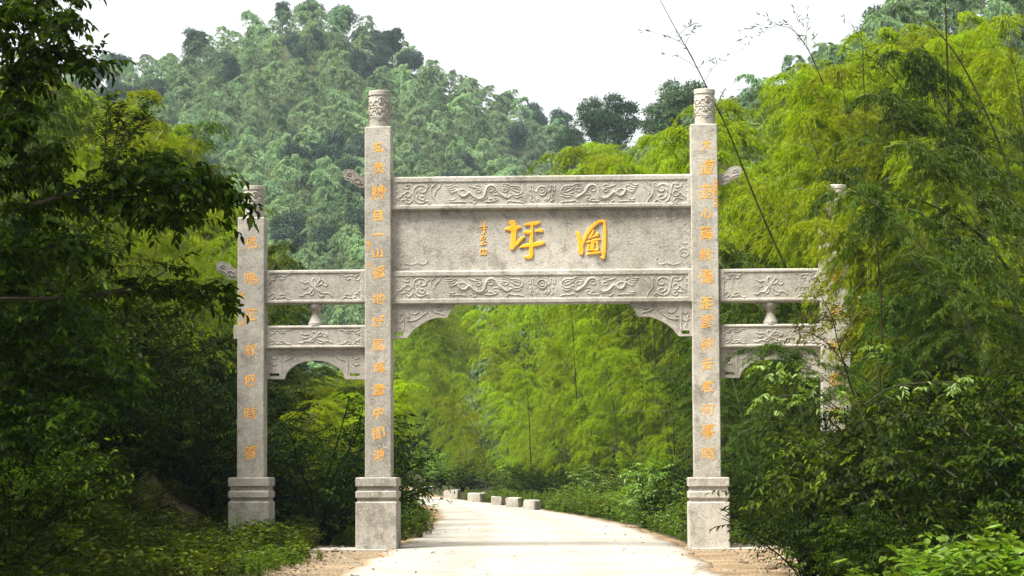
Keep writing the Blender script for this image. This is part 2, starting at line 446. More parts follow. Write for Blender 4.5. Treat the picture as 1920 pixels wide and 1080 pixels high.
X, Y = np.meshgrid(mx, my); Z = np.maximum(mountain(X, Y), -6)
nx, ny = len(mx), len(my); idx = (np.arange(ny - 1)[:, None] * nx + np.arange(nx - 1)[None, :])
Fm = np.stack([idx, idx + 1, idx + nx + 1, idx + nx], -1).reshape(-1, 4)
tag(obj('mountain', mesh('mountain', np.stack([X, Y, Z], -1).reshape(-1, 3), Fm, GROVE_FLOOR, smooth=True)), kind='structure')

# haze
q = Q(); q.box(-265, 265, -75, 600, -8, 112)
hm = bpy.data.materials.new('haze'); hm.use_nodes = True; ht = hm.node_tree; ht.nodes.clear()
ho = ht.nodes.new('ShaderNodeOutputMaterial'); pv = ht.nodes.new('ShaderNodeVolumePrincipled')
pv.inputs['Color'].default_value = (.74, .92, 1.0, 1); pv.inputs['Density'].default_value = .00016
pv.inputs['Anisotropy'].default_value = .0
ht.links.new(pv.outputs[0], ho.inputs['Volume'])
tag(obj('haze', q.me('haze', hm)), kind='stuff')

# ------------------------------------------------------------------ the gate
gate = empty('stone_gate', GATE_O, GATE_YAW)
tag(gate, 'weathered granite archway with four pillars and golden characters spanning the pale road', 'gate')

def polydist(px_, pz_, pts):
    """distance of grid points to a polyline"""
    d = np.full(px_.shape, 9.0)
    for (x0, z0), (x1, z1) in zip(pts[:-1], pts[1:]):
        dx, dz = x1 - x0, z1 - z0; L2 = dx * dx + dz * dz + 1e-12
        t = np.clip(((px_ - x0) * dx + (pz_ - z0) * dz) / L2, 0, 1)
        d = np.minimum(d, np.hypot(px_ - x0 - t * dx, pz_ - z0 - t * dz))
    return d
def smooth_pts(pts, k=2):
    for _ in range(k):
        out = [pts[0]]
        for a, b in zip(pts[:-1], pts[1:]):
            out.append((a[0] * .75 + b[0] * .25, a[1] * .75 + b[1] * .25)); out.append((a[0] * .25 + b[0] * .75, a[1] * .25 + b[1] * .75))
        out.append(pts[-1]); pts = out
    return pts
def circle_pts(cx, cz, r, rz=None, n=14):
    return [(cx + r * math.cos(2 * PI * i / n), cz + (rz or r) * math.sin(2 * PI * i / n)) for i in range(n + 1)]
def relief(name, x0, x1, z0, z1, yf, strokes, mat, parent, res=.009, rim=None, base=.004, rough_=.0012, seed=0):
    """carved sheet lying on the plane y = yf; strokes [(pts, halfwidth, height)] in local metres"""
    nx = int((x1 - x0) / res) + 1; nz = int((z1 - z0) / res) + 1
    X, Z = np.meshgrid(np.linspace(x0, x1, nx), np.linspace(z0, z1, nz))
    H = np.full(X.shape, base)
    for pts, w, h in strokes:
        xs = [p[0] for p in pts]; zs = [p[1] for p in pts]; pad = w * 1.8
        i0 = max(0, int((min(xs) - pad - x0) / res)); i1 = min(nx, int((max(xs) + pad - x0) / res) + 2)
        j0 = max(0, int((min(zs) - pad - z0) / res)); j1 = min(nz, int((max(zs) + pad - z0) / res) + 2)
        if i1 <= i0 or j1 <= j0: continue
        d = polydist(X[j0:j1, i0:i1], Z[j0:j1, i0:i1], smooth_pts(pts))
        prof = np.clip(1 - (d / w) ** 2.5, 0, 1) ** .5
        # a cut line around each ridge makes it read
        moat = np.clip(1 - np.abs(d - w * 1.25) / (w * .45), 0, 1) * .0025
        S = H[j0:j1, i0:i1]
        H[j0:j1, i0:i1] = np.where(prof > 0, np.maximum(S, base + h * prof), S - moat * (S <= base + .001))
    if rim:
        l, r, b, t, hh = rim
        k = np.minimum(np.minimum(sstep(X, x0 + l + .012, x0 + l) + sstep(X, x1 - r - .012, x1 - r), 1) + np.minimum(sstep(Z, z0 + b + .012, z0 + b) + sstep(Z, z1 - t - .012, z1 - t), 1), 1)
        inner = (X > x0 + l) & (X < x1 - r) & (Z > z0 + b) & (Z < z1 - t)
        kx = np.clip(np.maximum(sstep(-(X - x0 - l), -.014, 0), sstep(X - (x1 - r), -.014, 0)), 0, 1)
        kz = np.clip(np.maximum(sstep(-(Z - z0 - b), -.014, 0), sstep(Z - (z1 - t), -.014, 0)), 0, 1)
        kk = np.maximum(kx, kz); H = np.maximum(H, base + hh * kk)
    H += (np.random.default_rng(seed).random(H.shape) - .5) * rough_ * 2
    H[0, :] = H[-1, :] = -.004; H[:, 0] = H[:, -1] = -.004
    V = np.stack([X, yf - H, Z], -1).reshape(-1, 3)
    idx = (np.arange(nz - 1)[:, None] * nx + np.arange(nx - 1)[None, :])
    Fq = np.stack([idx, idx + 1, idx + nx + 1, idx + nx], -1).reshape(-1, 4)
    return obj(name, mesh(name, V, Fq, mat, smooth=True), parent)
def painted(name, strokes, yf, mat, parent, h=.03, res=.005, edge=.012):
    """raised brush character: union of strokes with varying width [(pts [(x,z,w)])]"""
    allp = [p for s in strokes for p in s]
    x0 = min(p[0] - p[2] for p in allp) - .02; x1 = max(p[0] + p[2] for p in allp) + .02
    z0 = min(p[1] - p[2] for p in allp) - .02; z1 = max(p[1] + p[2] for p in allp) + .02
    nx = int((x1 - x0) / res) + 1; nz = int((z1 - z0) / res) + 1
    X, Z = np.meshgrid(np.linspace(x0, x1, nx), np.linspace(z0, z1, nz))
    D = np.full(X.shape, 9.0)
    for s in strokes:
        for p, r in zip(s[:-1], s[1:]):
            dx, dz = r[0] - p[0], r[1] - p[1]; L2 = dx * dx + dz * dz + 1e-12
            t = np.clip(((X - p[0]) * dx + (Z - p[1]) * dz) / L2, 0, 1)
            D = np.minimum(D, np.hypot(X - p[0] - t * dx, Z - p[1] - t * dz) - (p[2] + (r[2] - p[2]) * t))
    H = h * np.clip(np.clip(-D / edge, -1, 1), -1, 1)
    H = np.where(D > 0, np.maximum(-D / edge * h, -.008), h * (1 - (1 - np.clip(-D / edge, 0, 1)) ** 2) * .8 + .004)
    cell = np.maximum(np.maximum(H[:-1, :-1], H[1:, :-1]), np.maximum(H[:-1, 1:], H[1:, 1:])) > -.004
    idx = (np.arange(nz - 1)[:, None] * nx + np.arange(nx - 1)[None, :])
    Fq = np.stack([idx, idx + 1, idx + nx + 1, idx + nx], -1)[cell].reshape(-1, 4)
    used, inv = np.unique(Fq, return_inverse=True)
    V = np.stack([X, yf - H, Z], -1).reshape(-1, 3)[used]
    return obj(name, mesh(name, V, inv.reshape(-1, 4), mat, smooth=True), parent)

# font helper for the small carved characters
_fc = bpy.data.curves.new('glyph', 'FONT'); _fo = bpy.data.objects.new('glyph', _fc); COL.objects.link(_fo)
def glyph(ch, size, yf, cx, cz, mat, parent, seed=0, weight=.022, name='character', depth=.006, sx=.95):
    rs = random.Random(seed * 31 + 7)
    _fc.body = ch; _fc.offset = weight; _fc.extrude = 0; _fc.resolution_u = 3
    bpy.context.view_layer.update()
    me0 = bpy.data.meshes.new_from_object(_fo.evaluated_get(bpy.context.evaluated_depsgraph_get()))
    V = np.empty(len(me0.vertices) * 3, np.float32); me0.vertices.foreach_get('co', V); V = V.reshape(-1, 3)[:, :2]
    lo, hi = V.min(0), V.max(0)
    asp = (hi - lo); c_ = (hi + lo) / 2
    U = (V - c_) / max(asp)
    # brush feeling: rising strokes, uneven swelling
    sh = rs.uniform(.10, .22); ph = rs.uniform(0, 6)
    x = U[:, 0] * sx * (1 + .10 * np.sin(U[:, 1] * 7 + ph)) + .06 * np.sin(U[:, 1] * 5 + ph)
    z = U[:, 1] + sh * U[:, 0] * .8 + .04 * np.sin(U[:, 0] * 8 + ph)
    n = len(V)
    P3 = np.stack([cx + x * size, np.full(n, yf - depth), cz + z * size], -1)
    P4 = P3.copy(); P4[:, 1] = yf + .004
    faces = [tuple(p.vertices) for p in me0.polygons]
    ec = {}
    for f_ in faces:
        for a_, b_ in zip(f_, f_[1:] + f_[:1]):
            ec[(a_, b_)] = ec.get((a_, b_), 0) + 1
    side = [(a_, b_, b_ + n, a_ + n) for (a_, b_) in ec if (b_, a_) not in ec]
    me = mesh(name, np.concatenate([P3, P4]), faces + side, mat)
    bpy.data.meshes.remove(me0)
    return obj(name, me, parent)

GZ0 = -.06
def pillar(pxl, pxr, y_top, y_shaft, y_plinth, plx0, plx1, finx0, finx1, mat, chars, ydep, xside=0, label=None, big=True):
    """one pillar from photo pixels of its front face"""
    x0, _ = g(pxl, 600); x1, _ = g(pxr, 600)
    _, zt = g((pxl + pxr) / 2, y_top); _, zs = g((pxl + pxr) / 2, y_shaft); _, zp = g((pxl + pxr) / 2, y_plinth)
    q = Q(); q.box(x0, x1, 0, ydep, zp - .01, zs, .016)
    sh = obj('pillar', q.me('pillar', mat), gate)
    if label: sh['label'] = label
    # plinth
    a, _ = g(plx0, 960); b, _ = g(plx1, 960); d = (b - a)
    yc = ydep / 2; Y0, Y1 = yc - d / 2, yc + d / 2
    q = Q(); h = zp
    q.box(a, b, Y0, Y1, h - .175, h, .018)
    q.box(a + .035, b - .035, Y0 + .035, Y1 - .035, h - .255, h - .17, .002)
    q.box(a, b, Y0, Y1, h - .395, h - .25, .022)
    q.box(a + .035, b - .035, Y0 + .035, Y1 - .035, h - .455, h - .39, .002)
    q.box(a, b, Y0, Y1, GZ0, h - .45, .022)
    obj('plinth', q.me('plinth', mat), sh)
    # finial: round drum with a rim
    fa, _ = g(finx0, 200); fb, _ = g(finx1, 200); r = (fb - fa) / 2; cx = (fa + fb) / 2
    H = zt - zs; q = Q()
    q.lathe([(r * .93, zs - .01), (r * .94, zs + H * .10), (r * .95, zs + H * .16), (r * .93, zs + H * .84), (r * .94, zs + H * .86), (r, zs + H * .875), (r, zs + H * .985), (r * .97, zt)], 40, cx, yc)
    fin = obj('finial', q.me('finial', mat, False), sh)
    # cloud bands carved round the drum
    parts = []
    for row in (.36, .62):
        for k in range(4):
            a0 = -PI / 2 + k * PI / 2 + (0.25 if row > .5 else 0)
            def on(u, v, rr=r * .95): return (cx + rr * math.cos(a0 + u), yc + rr * math.sin(a0 + u), zs + H * row + v * H)
            scroll = [(-.75, .02), (-.6, .09), (-.45, .10), (-.3, .06), (-.28, .14), (0, .19), (.3, .14), (.32, .07), (.5, .10), (.68, .06), (.75, -.01), (.62, -.04), (.4, -.02), (.3, -.08), (0, -.12), (-.3, -.08), (-.4, -.03), (-.62, -.04), (-.75, .02)]
            inner = [(-.2, .0), (-.15, .09), (.05, .11), (.2, .05), (.12, -.02), (-.02, 0), (.0, .05)]
            wave = [(-.8, -.10), (-.5, -.08), (-.3, -.12), (0, -.18), (.3, -.12), (.5, -.08), (.8, -.10)]
            for line in (scroll, inner, wave):
                parts.append(tube_arrays([on(u, v) for u, v in line], .0125, 6))
    V, Fq = join_arrays(parts)
    obj('cloud_carving', mesh('cloud_carving', V, Fq, mat, smooth=True), sh)
    for i, (ch, px, py, s) in enumerate(chars):
        cx_, cz_ = g(px, py)
        glyph(ch, s * .0100, -.0, cx_, cz_, GOLD_WORN, sh, seed=i + int(pxl), weight=.010 if ch in '玄灵目一山大心云中四' else (-.004 if s > 14 else .006), depth=.003, sx=1.0)
    return sh

LM = [('玄', 709, 276, 20), ('灵', 710, 315, 21), ('騁', 709, 361, 27), ('目', 708, 405, 19), ('一', 708, 439, 23), ('山', 708, 474, 19), ('福', 709, 510, 23),
      ('地', 709, 559, 23), ('好', 709, 602, 22), ('風', 709, 647, 23), ('輝', 711, 689, 20), ('章', 710, 731, 24), ('中', 709, 774, 21), ('即', 709, 813, 22), ('湖', 709, 853, 21),
      ('李', 691, 457, 9), ('立', 691, 466, 8), ('印', 691.5, 496, 7)]
RM = [('大', 1325, 271, 20), ('道', 1325, 313, 28), ('遂', 1324, 358, 29), ('心', 1325, 399, 20), ('萬', 1324, 437, 26), ('點', 1323, 477, 22), ('優', 1324, 519, 26), ('距', 1325, 569, 25),
      ('雲', 1325, 603, 23), ('欲', 1326, 645, 22), ('云', 1326, 683, 21), ('君', 1326, 726, 21), ('何', 1327, 768, 22), ('事', 1328, 808, 26), ('時', 1329, 850, 24),
      ('歲', 1342, 341, 7), ('在', 1342, 349, 7), ('庚', 1342, 357, 7), ('辰', 1342, 365, 7), ('桂', 1342.5, 375, 7), ('秋', 1342.5, 384, 8)]
LO = [('鳥', 471, 455, 23), ('鳴', 470, 522, 24), ('花', 469, 590, 24), ('叙', 470, 656, 22), ('四', 470, 713, 20), ('時', 470, 775, 24), ('春', 470, 848, 26), ('書', 452, 554, 10), ('印', 452.5, 607, 9), ('人', 463, 598, 9)]
RO = [('物', 1570, 450, 24), ('華', 1569, 520, 25), ('天', 1568, 586, 24), ('寶', 1567, 650, 24), ('萬', 1566, 712, 24), ('古', 1566, 775, 24), ('青', 1566, 845, 24)]
pillar(684, 733.5, 168, 237, 895, 668, 746, 689, 730, STONE, LM, .46, label='tall inner pillar beside the left verge with a column of worn golden characters')
pillar(1298, 1349, 165, 232, 895, 1290, 1368, 1302, 1342, STONE_PALE, RM, .46, label='tall inner pillar on the right of the road in paler stone with golden characters')
pillar(445, 495.5, 347, 407, 895, 430, 507, 455, 493, STONE, LO, .42, label='short outer pillar half behind weeds and a drooping branch')
pillar(1539, 1594, 345, 405, 895, 1527, 1608, 1549, 1586, STONE_PALE, RO, .42, label='short outer pillar overgrown by bamboo and shrubs')

# traced carving of the long beams: crop coordinates -> photo pixels
def tr(pts, ox=730, oy=320, s=6.62): return [(ox + x / s, oy + y / s) for x, y in pts]
SC = [  # (points, halfwidth px)
 ([(590,130),(560,170),(520,200),(510,250),(525,310),(575,365),(585,410),(600,430)],.9),([(660,125),(640,150),(632,195),(590,225),(565,262),(560,300)],.9),
 ([(300,290),(300,230),(320,195),(360,175),(410,172),(450,195),(465,225),(450,255),(415,270),(380,258),(372,235),(395,215)],1.3),
 ([(465,215),(480,205),(470,185),(475,160),(495,155),(510,165),(505,185),(490,200)],.9),([(340,265),(335,255),(350,240)],.8),
 ([(300,290),(305,340),(330,375),(370,400),(420,395),(455,370),(485,370)],1.3),([(390,310),(420,305),(445,325),(440,350),(410,365),(385,350),(345,330),(350,305)],1.1),
 (circle_pts(485,398,16),.8),(circle_pts(230,288,36),1.0),([(195,280),(165,280),(150,315),(110,325),(75,350)],1.1),([(150,160),(160,205),(200,212),(230,220),(240,200)],.9),
 ([(205,178),(245,160),(275,180),(285,215),(290,290)],1.1),([(80,400),(90,360),(120,345)],.9),([(150,360),(190,350),(230,345),(260,370),(250,400),(215,395),(205,370)],.9),([(290,350),(280,380),(240,405)],.9),
 ([(80,190),(100,200)],.9),([(80,255),(100,262)],.9),
 ([(700,178),(735,185),(780,170)],1.1),([(715,205),(755,212),(795,195)],1.1),([(730,232),(770,240),(810,220)],1.1),([(745,258),(780,265),(825,240)],1.1),([(765,278),(805,268),(850,234)],1.1),([(780,150),(815,155)],1.0),([(800,180),(850,190),(860,215)],1.0),
 ([(850,235),(870,290),(915,320),(960,300),(985,265),(1010,275),(1060,330),(1120,350),(1170,330),(1190,280),(1200,220),(1240,180),(1290,180),(1330,215),(1350,260),(1400,300),(1450,330)],2.4),
 ([(870,240),(905,225),(945,240),(960,260)],1.0),([(985,180),(1040,205),(1110,212)],1.1),([(1070,180),(1100,170),(1130,190)],.9),(circle_pts(1105,248,34,20),.9),(circle_pts(1258,236,34,22),1.0),
 ([(1040,350),(1120,368),(1180,358),(1215,320)],1.0),([(1395,225),(1430,215),(1480,225),(1470,250),(1430,265),(1400,245),(1395,225)],1.0),
 ([(1470,160),(1510,190),(1560,185),(1620,195),(1660,245),(1640,280),(1600,300),(1520,300),(1460,345)],1.2),([(1540,210),(1590,215),(1620,240)],.9),([(1480,195),(1520,230),(1580,260),(1620,260)],1.0),([(1540,322),(1590,337),(1640,312)],1.0),([(1500,270),(1550,285)],.9),
 ([(740,352),(790,365),(810,345)],.9),([(745,380),(800,385),(860,380),(950,388)],1.0),([(1000,375),(1035,385),(1030,410),(1070,400),(1075,380)],.9),([(1180,380),(1230,385),(1290,380),(1340,365),(1345,340),(1310,335)],1.0),
 ([(1240,350),(1270,340),(1290,365)],.9),([(1460,400),(1480,368),(1540,385),(1600,385),(1660,398)],1.0),([(1300,300),(1340,290),(1400,315),(1460,345)],1.0),
 ([(1730,180),(1725,240),(1760,250),(1755,200)],.9),([(1760,190),(1790,180),(1780,240),(1820,260)],.9),([(1750,300),(1770,280),(1765,340),(1740,360),(1780,380)],.9),([(1790,300),(1800,350),(1840,375)],.9),([(1830,340),(1860,362)],.9)]
def beam_strokes(dy, yoff):
    out = []
    for pts, w in SC:
        p = tr(pts)
        for mirror in (0, 1):
            pp = [((2032 - x) if mirror else x, y + dy + (x - 1016) * (-.0048) * (-1 if mirror else 1)) for x, y in p]
            out.append(([g(x, y, yoff) for x, y in pp], w * .0102, (.011 if w < 2 else .018)))
    # mane, fins and scales of the dragons
    body = smooth_pts([p_ for p_ in SC if abs(p_[1] - 2.4) < .01][0][0], 1)
    for i in range(1, len(body) - 1):
        (x0, y0), (x1, y1) = body[i - 1], body[i + 1]; L_ = math.hypot(x1 - x0, y1 - y0) + 1e-6; nx_, ny_ = -(y1 - y0) / L_, (x1 - x0) / L_
        for sg_ in (1, -1):
            a_ = [(body[i][0] + nx_ * sg_ * 19, body[i][1] + ny_ * sg_ * 19), (body[i][0] + nx_ * sg_ * 33 - 8, body[i][1] + ny_ * sg_ * 33)]
            for mirror in (0, 1):
                out.append(([g((2032 - x) if mirror else x, y + dy, yoff) for x, y in tr(a_)], .0065, .008))
    for k_ in range(5):
        a_ = [(1475 - k_ * 14, 175 + k_ * 22), (1440 - k_ * 16, 160 + k_ * 24), (1405 - k_ * 12, 168 + k_ * 24)]
        for mirror in (0, 1): out.append(([g((2032 - x) if mirror else x, y + dy, yoff) for x, y in tr(a_)], .007, .009))
    c = (1016, 320 + 250 / 6.62 + dy)
    out.append(([g(x, y, yoff) for x, y in circle_pts(c[0], c[1], 8.5)], .010, .016))
    out.append(([g(x, y, yoff) for x, y in circle_pts(c[0], c[1], 4, 3.5)], .012, .012))
    return out
def beam(y_top, y_bot, pxa, pxb, yf, depth, mat, carve, rimpx, par=gate, name='beam', z_over=None, label=None):
    xm = (pxa + pxb) / 2
    xa, _ = g(pxa, (y_top + y_bot) / 2, yf); xb, _ = g(pxb, (y_top + y_bot) / 2, yf)
    _, zt = g(xm, y_top, yf); _, zb = g(xm, y_bot, yf)
    q = Q(); q.box(xa - .10, xb + .10, yf, yf + depth, zb, zt, .012)
    b = obj(name, q.me(name, mat), par)
    if label: b['label'] = label
    relief('carved_panel', xa - .02, xb + .02, zb + .012, zt - .012, yf, carve, mat, b, rim=(.09, .09, rimpx[1] * .01, rimpx[0] * .01, .016), seed=int(y_top))
    return b, xa, xb, zb, zt
BY = .10
beam(329, 391.5, 734, 1297, BY, .30, STONE_PALE, beam_strokes(0, BY), (9, 7), label='upper long beam carved with facing dragons')
PLY = .19
xa, _ = g(734, 450, PLY); xb, _ = g(1297, 450, PLY); _, zt = g(1016, 390, PLY); _, zb = g(1016, 506, PLY)
q = Q(); q.box(xa - .1, xb + .1, PLY, PLY + .16, zb - .03, zt + .05, .004)
plaque = obj('plaque', q.me('plaque', STONE_PALE), gate)
fl = []
for mx_ in (0, 1):
    for pts in ([(740,470),(748,464),(757,468),(760,476),(752,482),(743,480),(740,472)],[(746,474),(752,470),(756,476)],[(758,494),(770,497),(780,494)],[(782,493),(795,497),(803,490),(800,483)],
                [(756,408),(768,409),(778,416),(788,407),(802,412)],[(738,400),(745,403),(752,402)],[(745,418),(750,421)],[(738,440),(748,432)],[(740,500),(750,505),(765,502)],[(744,455),(750,458),(756,452)]):
        fl.append(([g(2032 - x if mx_ else x, y, PLY) for x, y in pts], .010, .010))
relief('floral_carving', xa - .02, xb + .02, zb - .02, zt + .02, PLY, fl, STONE_PALE, plaque, res=.012, base=.002, rough_=.0025, seed=9)
b2, xa2, xb2, zb2, zt2 = beam(505.5, 569, 734, 1298, BY + .02, .30, STONE_PALE, beam_strokes(174.7, BY + .02), (9, 8), label='lower long beam carved with facing dragons')

# the two great characters (traced strokes x, y, halfwidth in zoomed pixels, 10.8 per photo pixel)
def chr_big(S, ox, oy, s=10.8):
    out = []
    for st in S:
        out.append([(*g(ox + x / s, oy + y / s, PLY), w / s * .01) for x, y, w in st])
    return out
PING = [[(300, 190, 48), (345, 200, 62), (362, 300, 66), (362, 450, 58), (352, 600, 54), (330, 700, 48), (318, 712, 40)],
        [(195, 322, 26), (260, 315, 45), (350, 310, 55), (440, 290, 40), (500, 288, 16)],
        [(330, 700, 42), (400, 630, 42), (470, 560, 38), (520, 515, 34), (570, 480, 20)],
        [(590, 235, 22), (700, 218, 38), (800, 205, 42), (870, 188, 30), (890, 185, 20)],
        [(728, 230, 30), (728, 400, 36), (718, 560, 42), (712, 700, 46), (715, 830, 50), (700, 880, 46), (640, 895, 38), (600, 888, 30)],
        [(590, 385, 34), (640, 390, 44), (700, 390, 34)],
        [(805, 372, 18), (850, 355, 26), (895, 348, 46), (920, 350, 38)],
        [(485, 690, 16), (560, 668, 36), (640, 650, 42), (740, 640, 48), (850, 622, 46), (930, 605, 44), (965, 600, 32)]]
TU = [[(165, 370, 18), (205, 420, 42), (240, 520, 52), (258, 640, 58), (268, 760, 60), (270, 810, 46)],
      [(300, 640, 26), (325, 560, 32), (360, 470, 36), (410, 380, 38), (470, 300, 40), (540, 230, 38), (620, 175, 36), (690, 155, 32), (735, 170, 32)],
      [(738, 180, 30), (748, 320, 36), (742, 500, 40), (735, 700, 42), (722, 860, 40), (712, 905, 34)], [(665, 890, 14), (700, 905, 26)],
      [(520, 340, 18), (495, 410, 24), (450, 475, 28), (425, 510, 22)], [(440, 500, 14), (510, 480, 20), (570, 450, 26), (600, 410, 32), (590, 465, 24)],
      [(370, 590, 15), (440, 575, 24), (530, 545, 28), (600, 535, 26), (650, 530, 14)],
      [(415, 650, 28), (415, 740, 28), (415, 765, 16)], [(500, 600, 44), (490, 700, 44), (490, 745, 28)], [(590, 610, 22), (605, 680, 28), (605, 750, 20)],
      [(410, 740, 22), (500, 745, 22), (600, 745, 22)], [(540, 585, 16), (600, 590, 22)],
      [(405, 825, 22), (500, 812, 30), (600, 800, 30), (650, 795, 20)]]
cp = painted('golden_character', chr_big(PING, 930, 400), PLY, GOLD, plaque); cp['label'] = 'large raised golden character next to the signature'
ct = painted('golden_character', chr_big(TU, 1065, 400), PLY, GOLD, plaque); ct['label'] = 'large raised golden character enclosed by a box stroke'
SIG = [[(240, 258, 9), (330, 250, 12), (425, 240, 10)], [(378, 140, 16), (372, 200, 18), (360, 290, 14), (300, 315, 7)], [(330, 305, 9), (395, 300, 12)], [(355, 310, 20), (350, 400, 20), (340, 450, 10)], [(395, 360, 8), (400, 395, 8)], [(310, 420, 9), (300, 440, 7)],
       [(330, 480, 14), (290, 520, 14), (275, 580, 8)], [(345, 480, 12), (385, 500, 12), (370, 540, 10), (335, 545, 8)], [(320, 550, 11), (330, 600, 14), (300, 650, 14)], [(360, 595, 6), (410, 600, 7)], [(265, 685, 9), (340, 685, 14), (400, 660, 12)], [(350, 620, 10), (330, 650, 10)],
       [(270, 800, 12), (400, 800, 10)], [(270, 800, 11), (265, 910, 10)], [(405, 810, 13), (400, 910, 14)], [(265, 915, 12), (400, 915, 14)], [(320, 820, 14), (350, 860, 16)], [(350, 820, 8), (340, 890, 8)]]
sg = painted('signature', chr_big(SIG, 880, 405, 12.7), PLY, GOLD_WORN, plaque, h=.014, res=.004, edge=.006); sg['label'] = 'small vertical golden signature above a square seal'

# side beams with corner scrolls and a ribbon in the middle
def side_carve(xa, xb, yt, yb, yoff, seed):
    out = []; W = xb - xa; Hh = yb - yt; cx = (xa + xb) / 2; cyy = (yt + yb) / 2
    s = Hh / 40.0
    def a(pts, w): out.append(([g(x, y, yoff) for x, y in pts], w * .0105, .010))
    for sx in (1, -1):
        for sy in (1, -1):
            ox = xa + 3 if sx > 0 else xb - 3; oy = yt + 3 if sy > 0 else yb - 3
            def c(p): return [(ox + sx * u, oy + sy * v * s) for u, v in p]
            a(c([(0, 17), (1, 12), (4, 12), (5, 8), (2, 6), (0, 4), (1, 0), (6, 0), (9, 3), (13, 4), (15, 1), (12, -1)]), .85)
            a(c([(15, 1), (19, 3), (23, 1), (27, 4), (32, 3), (36, 0), (40, 1)]), .85)
            a(c([(5, 8), (9, 9), (12, 7), (10, 5)]), .8); a(c([(20, 6), (25, 8), (30, 6)]), .75)
    def c(p, f=1): return [(cx + f * u, cyy + v * s) for u, v in p]
    a(c([(-30, 12), (-24, 14), (-18, 9), (-10, 10), (-2, 1), (4, -3), (10, -12)]), 1.1)
    a(c([(-26, -8), (-18, -4), (-12, -8), (-6, 0), (0, 1), (8, 6), (16, 10), (24, 8), (32, 13)]), 1.1)
    a(c([(-2, 0), (-6, -8), (-2, -13), (3, -8), (0, 0)]), 1.0); a(c([(0, 0), (8, -9), (16, -10), (14, -4), (0, 0)]), 1.0)
    a(c([(0, 1), (-8, 6), (-10, 12), (-3, 11), (0, 2)]), 1.0); a(c([(2, 2), (6, 12), (12, 14), (18, 12)]), 1.0)
    a(c([(14, -3), (20, 0), (25, -4), (20, -7)]), .9); a(c([(-14, 0), (-20, 4), (-24, 0)]), .9)
    return out
def vase(px, y0, y1, w):
    cx, z1 = g(px, y0, .2); _, z0 = g(px, y1, .2); h = z1 - z0; r = w * .01 / 2
    q = Q(); q.lathe([(r, z0 - .01), (r * 1.0, z0 + h * .10), (r * .86, z0 + h * .2), (r * .62, z0 + h * .42), (r * .56, z0 + h * .5), (r * .62, z0 + h * .6), (r * .9, z0 + h * .75), (r * 1.02, z0 + h * .84), (r * 1.05, z0 + h * .93), (r * .95, z1 + .01)], 24, cx, .23)
    obj('vase_strut', q.me('vase_strut', STONE, False), gate)
for (pa, pb, a0, a1, b0, b1, vx, mt) in ((497, 684, 506, 569.5, 610, 654, 591, STONE), (1350, 1538, 503.5, 566, 607.5, 652, 1444.5, STONE_PALE)):
    beam(a0, a1, pa, pb, .09, .26, mt, side_carve(pa + 4, pb - 4, a0 + 5, a1 - 5, .09, 1), (5, 5), name='side_beam')
    beam(b0, b1, pa, pb, .11, .22, mt, side_carve(pa + 4, pb - 4, b0 + 5, b1 - 5, .11, 2), (4, 4), name='side_beam')
    vase(vx, a1, b0, 27)

# arched brackets under the beams
def ridge_lines(name, lines, yf, r, parent, mat):
    V, Fq = join_arrays([tube_arrays([(x, yf, z) for x, z in smooth_pts([g(px, py, yf) for px, py in ln])], r, 5) for ln in lines])
    return obj(name, mesh(name, V, Fq, mat, smooth=True), parent)
def board(name, outline, yf, th, mat, hole=None, parent=gate):
    """board from pixel outline; hole is (x0,x1,y0,y1) pixels cut as a gap between the pieces"""
    import bmesh
    bm = bmesh.new()
    def loop(pts): 
        vs_ = [bm.verts.new((x, yf, z)) for x, z in pts]
        return [bm.edges.new((vs_[i], vs_[(i + 1) % len(vs_)])) for i in range(len(vs_))]
    e = loop([g(x, y, yf) for x, y in outline])
    for h_ in hole or ():
        x0, x1, y0, y1 = h_
        e += loop([g(x, y, yf) for x, y in ((x0, y0), (x1, y0), (x1, y1), (x0, y1))])
    r_ = bmesh.ops.triangle_fill(bm, use_beauty=True, use_dissolve=False, edges=e)
    fs = [x for x in r_['geom'] if isinstance(x, bmesh.types.BMFace)]
    bmesh.ops.recalc_face_normals(bm, faces=fs)
    if fs and fs[0].normal.y > 0: bmesh.ops.reverse_faces(bm, faces=fs)
    ex = bmesh.ops.extrude_face_region(bm, geom=fs)
    bmesh.ops.translate(bm, verts=[v for v in ex['geom'] if isinstance(v, bmesh.types.BMVert)], vec=(0, th, 0))
    bmesh.ops.recalc_face_normals(bm, faces=bm.faces)
    me = bpy.data.meshes.new(name); bm.to_mesh(me); bm.free(); me.materials.append(mat)
    return obj(name, me, parent)
BKY = .16
left_out = [(733, 566), (857, 566), (848, 578), (838, 596), (826, 595.5), (815, 596), (803, 600), (790, 608), (778, 616), (770, 624), (762, 634), (733, 634)]
scr = [[(764, 578), (770, 588), (778, 590), (785, 585), (783, 578)], [(764, 601), (775, 602), (788, 595), (796, 588), (803, 585), (800, 580), (790, 580)],
       [(808, 578), (814, 586), (824, 587), (832, 590)], [(816, 577), (824, 583), (832, 577), (838, 580)], [(762, 594), (768, 596), (766, 590)],
       [(757, 577), (757, 620)], [(745, 586), (750, 592), (755, 588)], [(741, 600), (750, 606), (756, 600)], [(743, 590), (748, 612), (750, 616)]]
bk = board('corner_bracket', left_out, BKY, .14, STONE, [(741, 756, 622.5, 629)])
ridge_lines('bracket_carving', scr, BKY, .013, bk, STONE)
right_out = [(2036 - x - 1.5, y - 2 - (2 if y > 600 else 0)) for x, y in left_out]
bk = board('corner_bracket', right_out, BKY, .14, STONE_PALE, [(1278, 1293, 619.5, 626)])
ridge_lines('bracket_carving', [[(2034.5 - x, y - 3) for x, y in ln] for ln in scr], BKY, .013, bk, STONE_PALE)
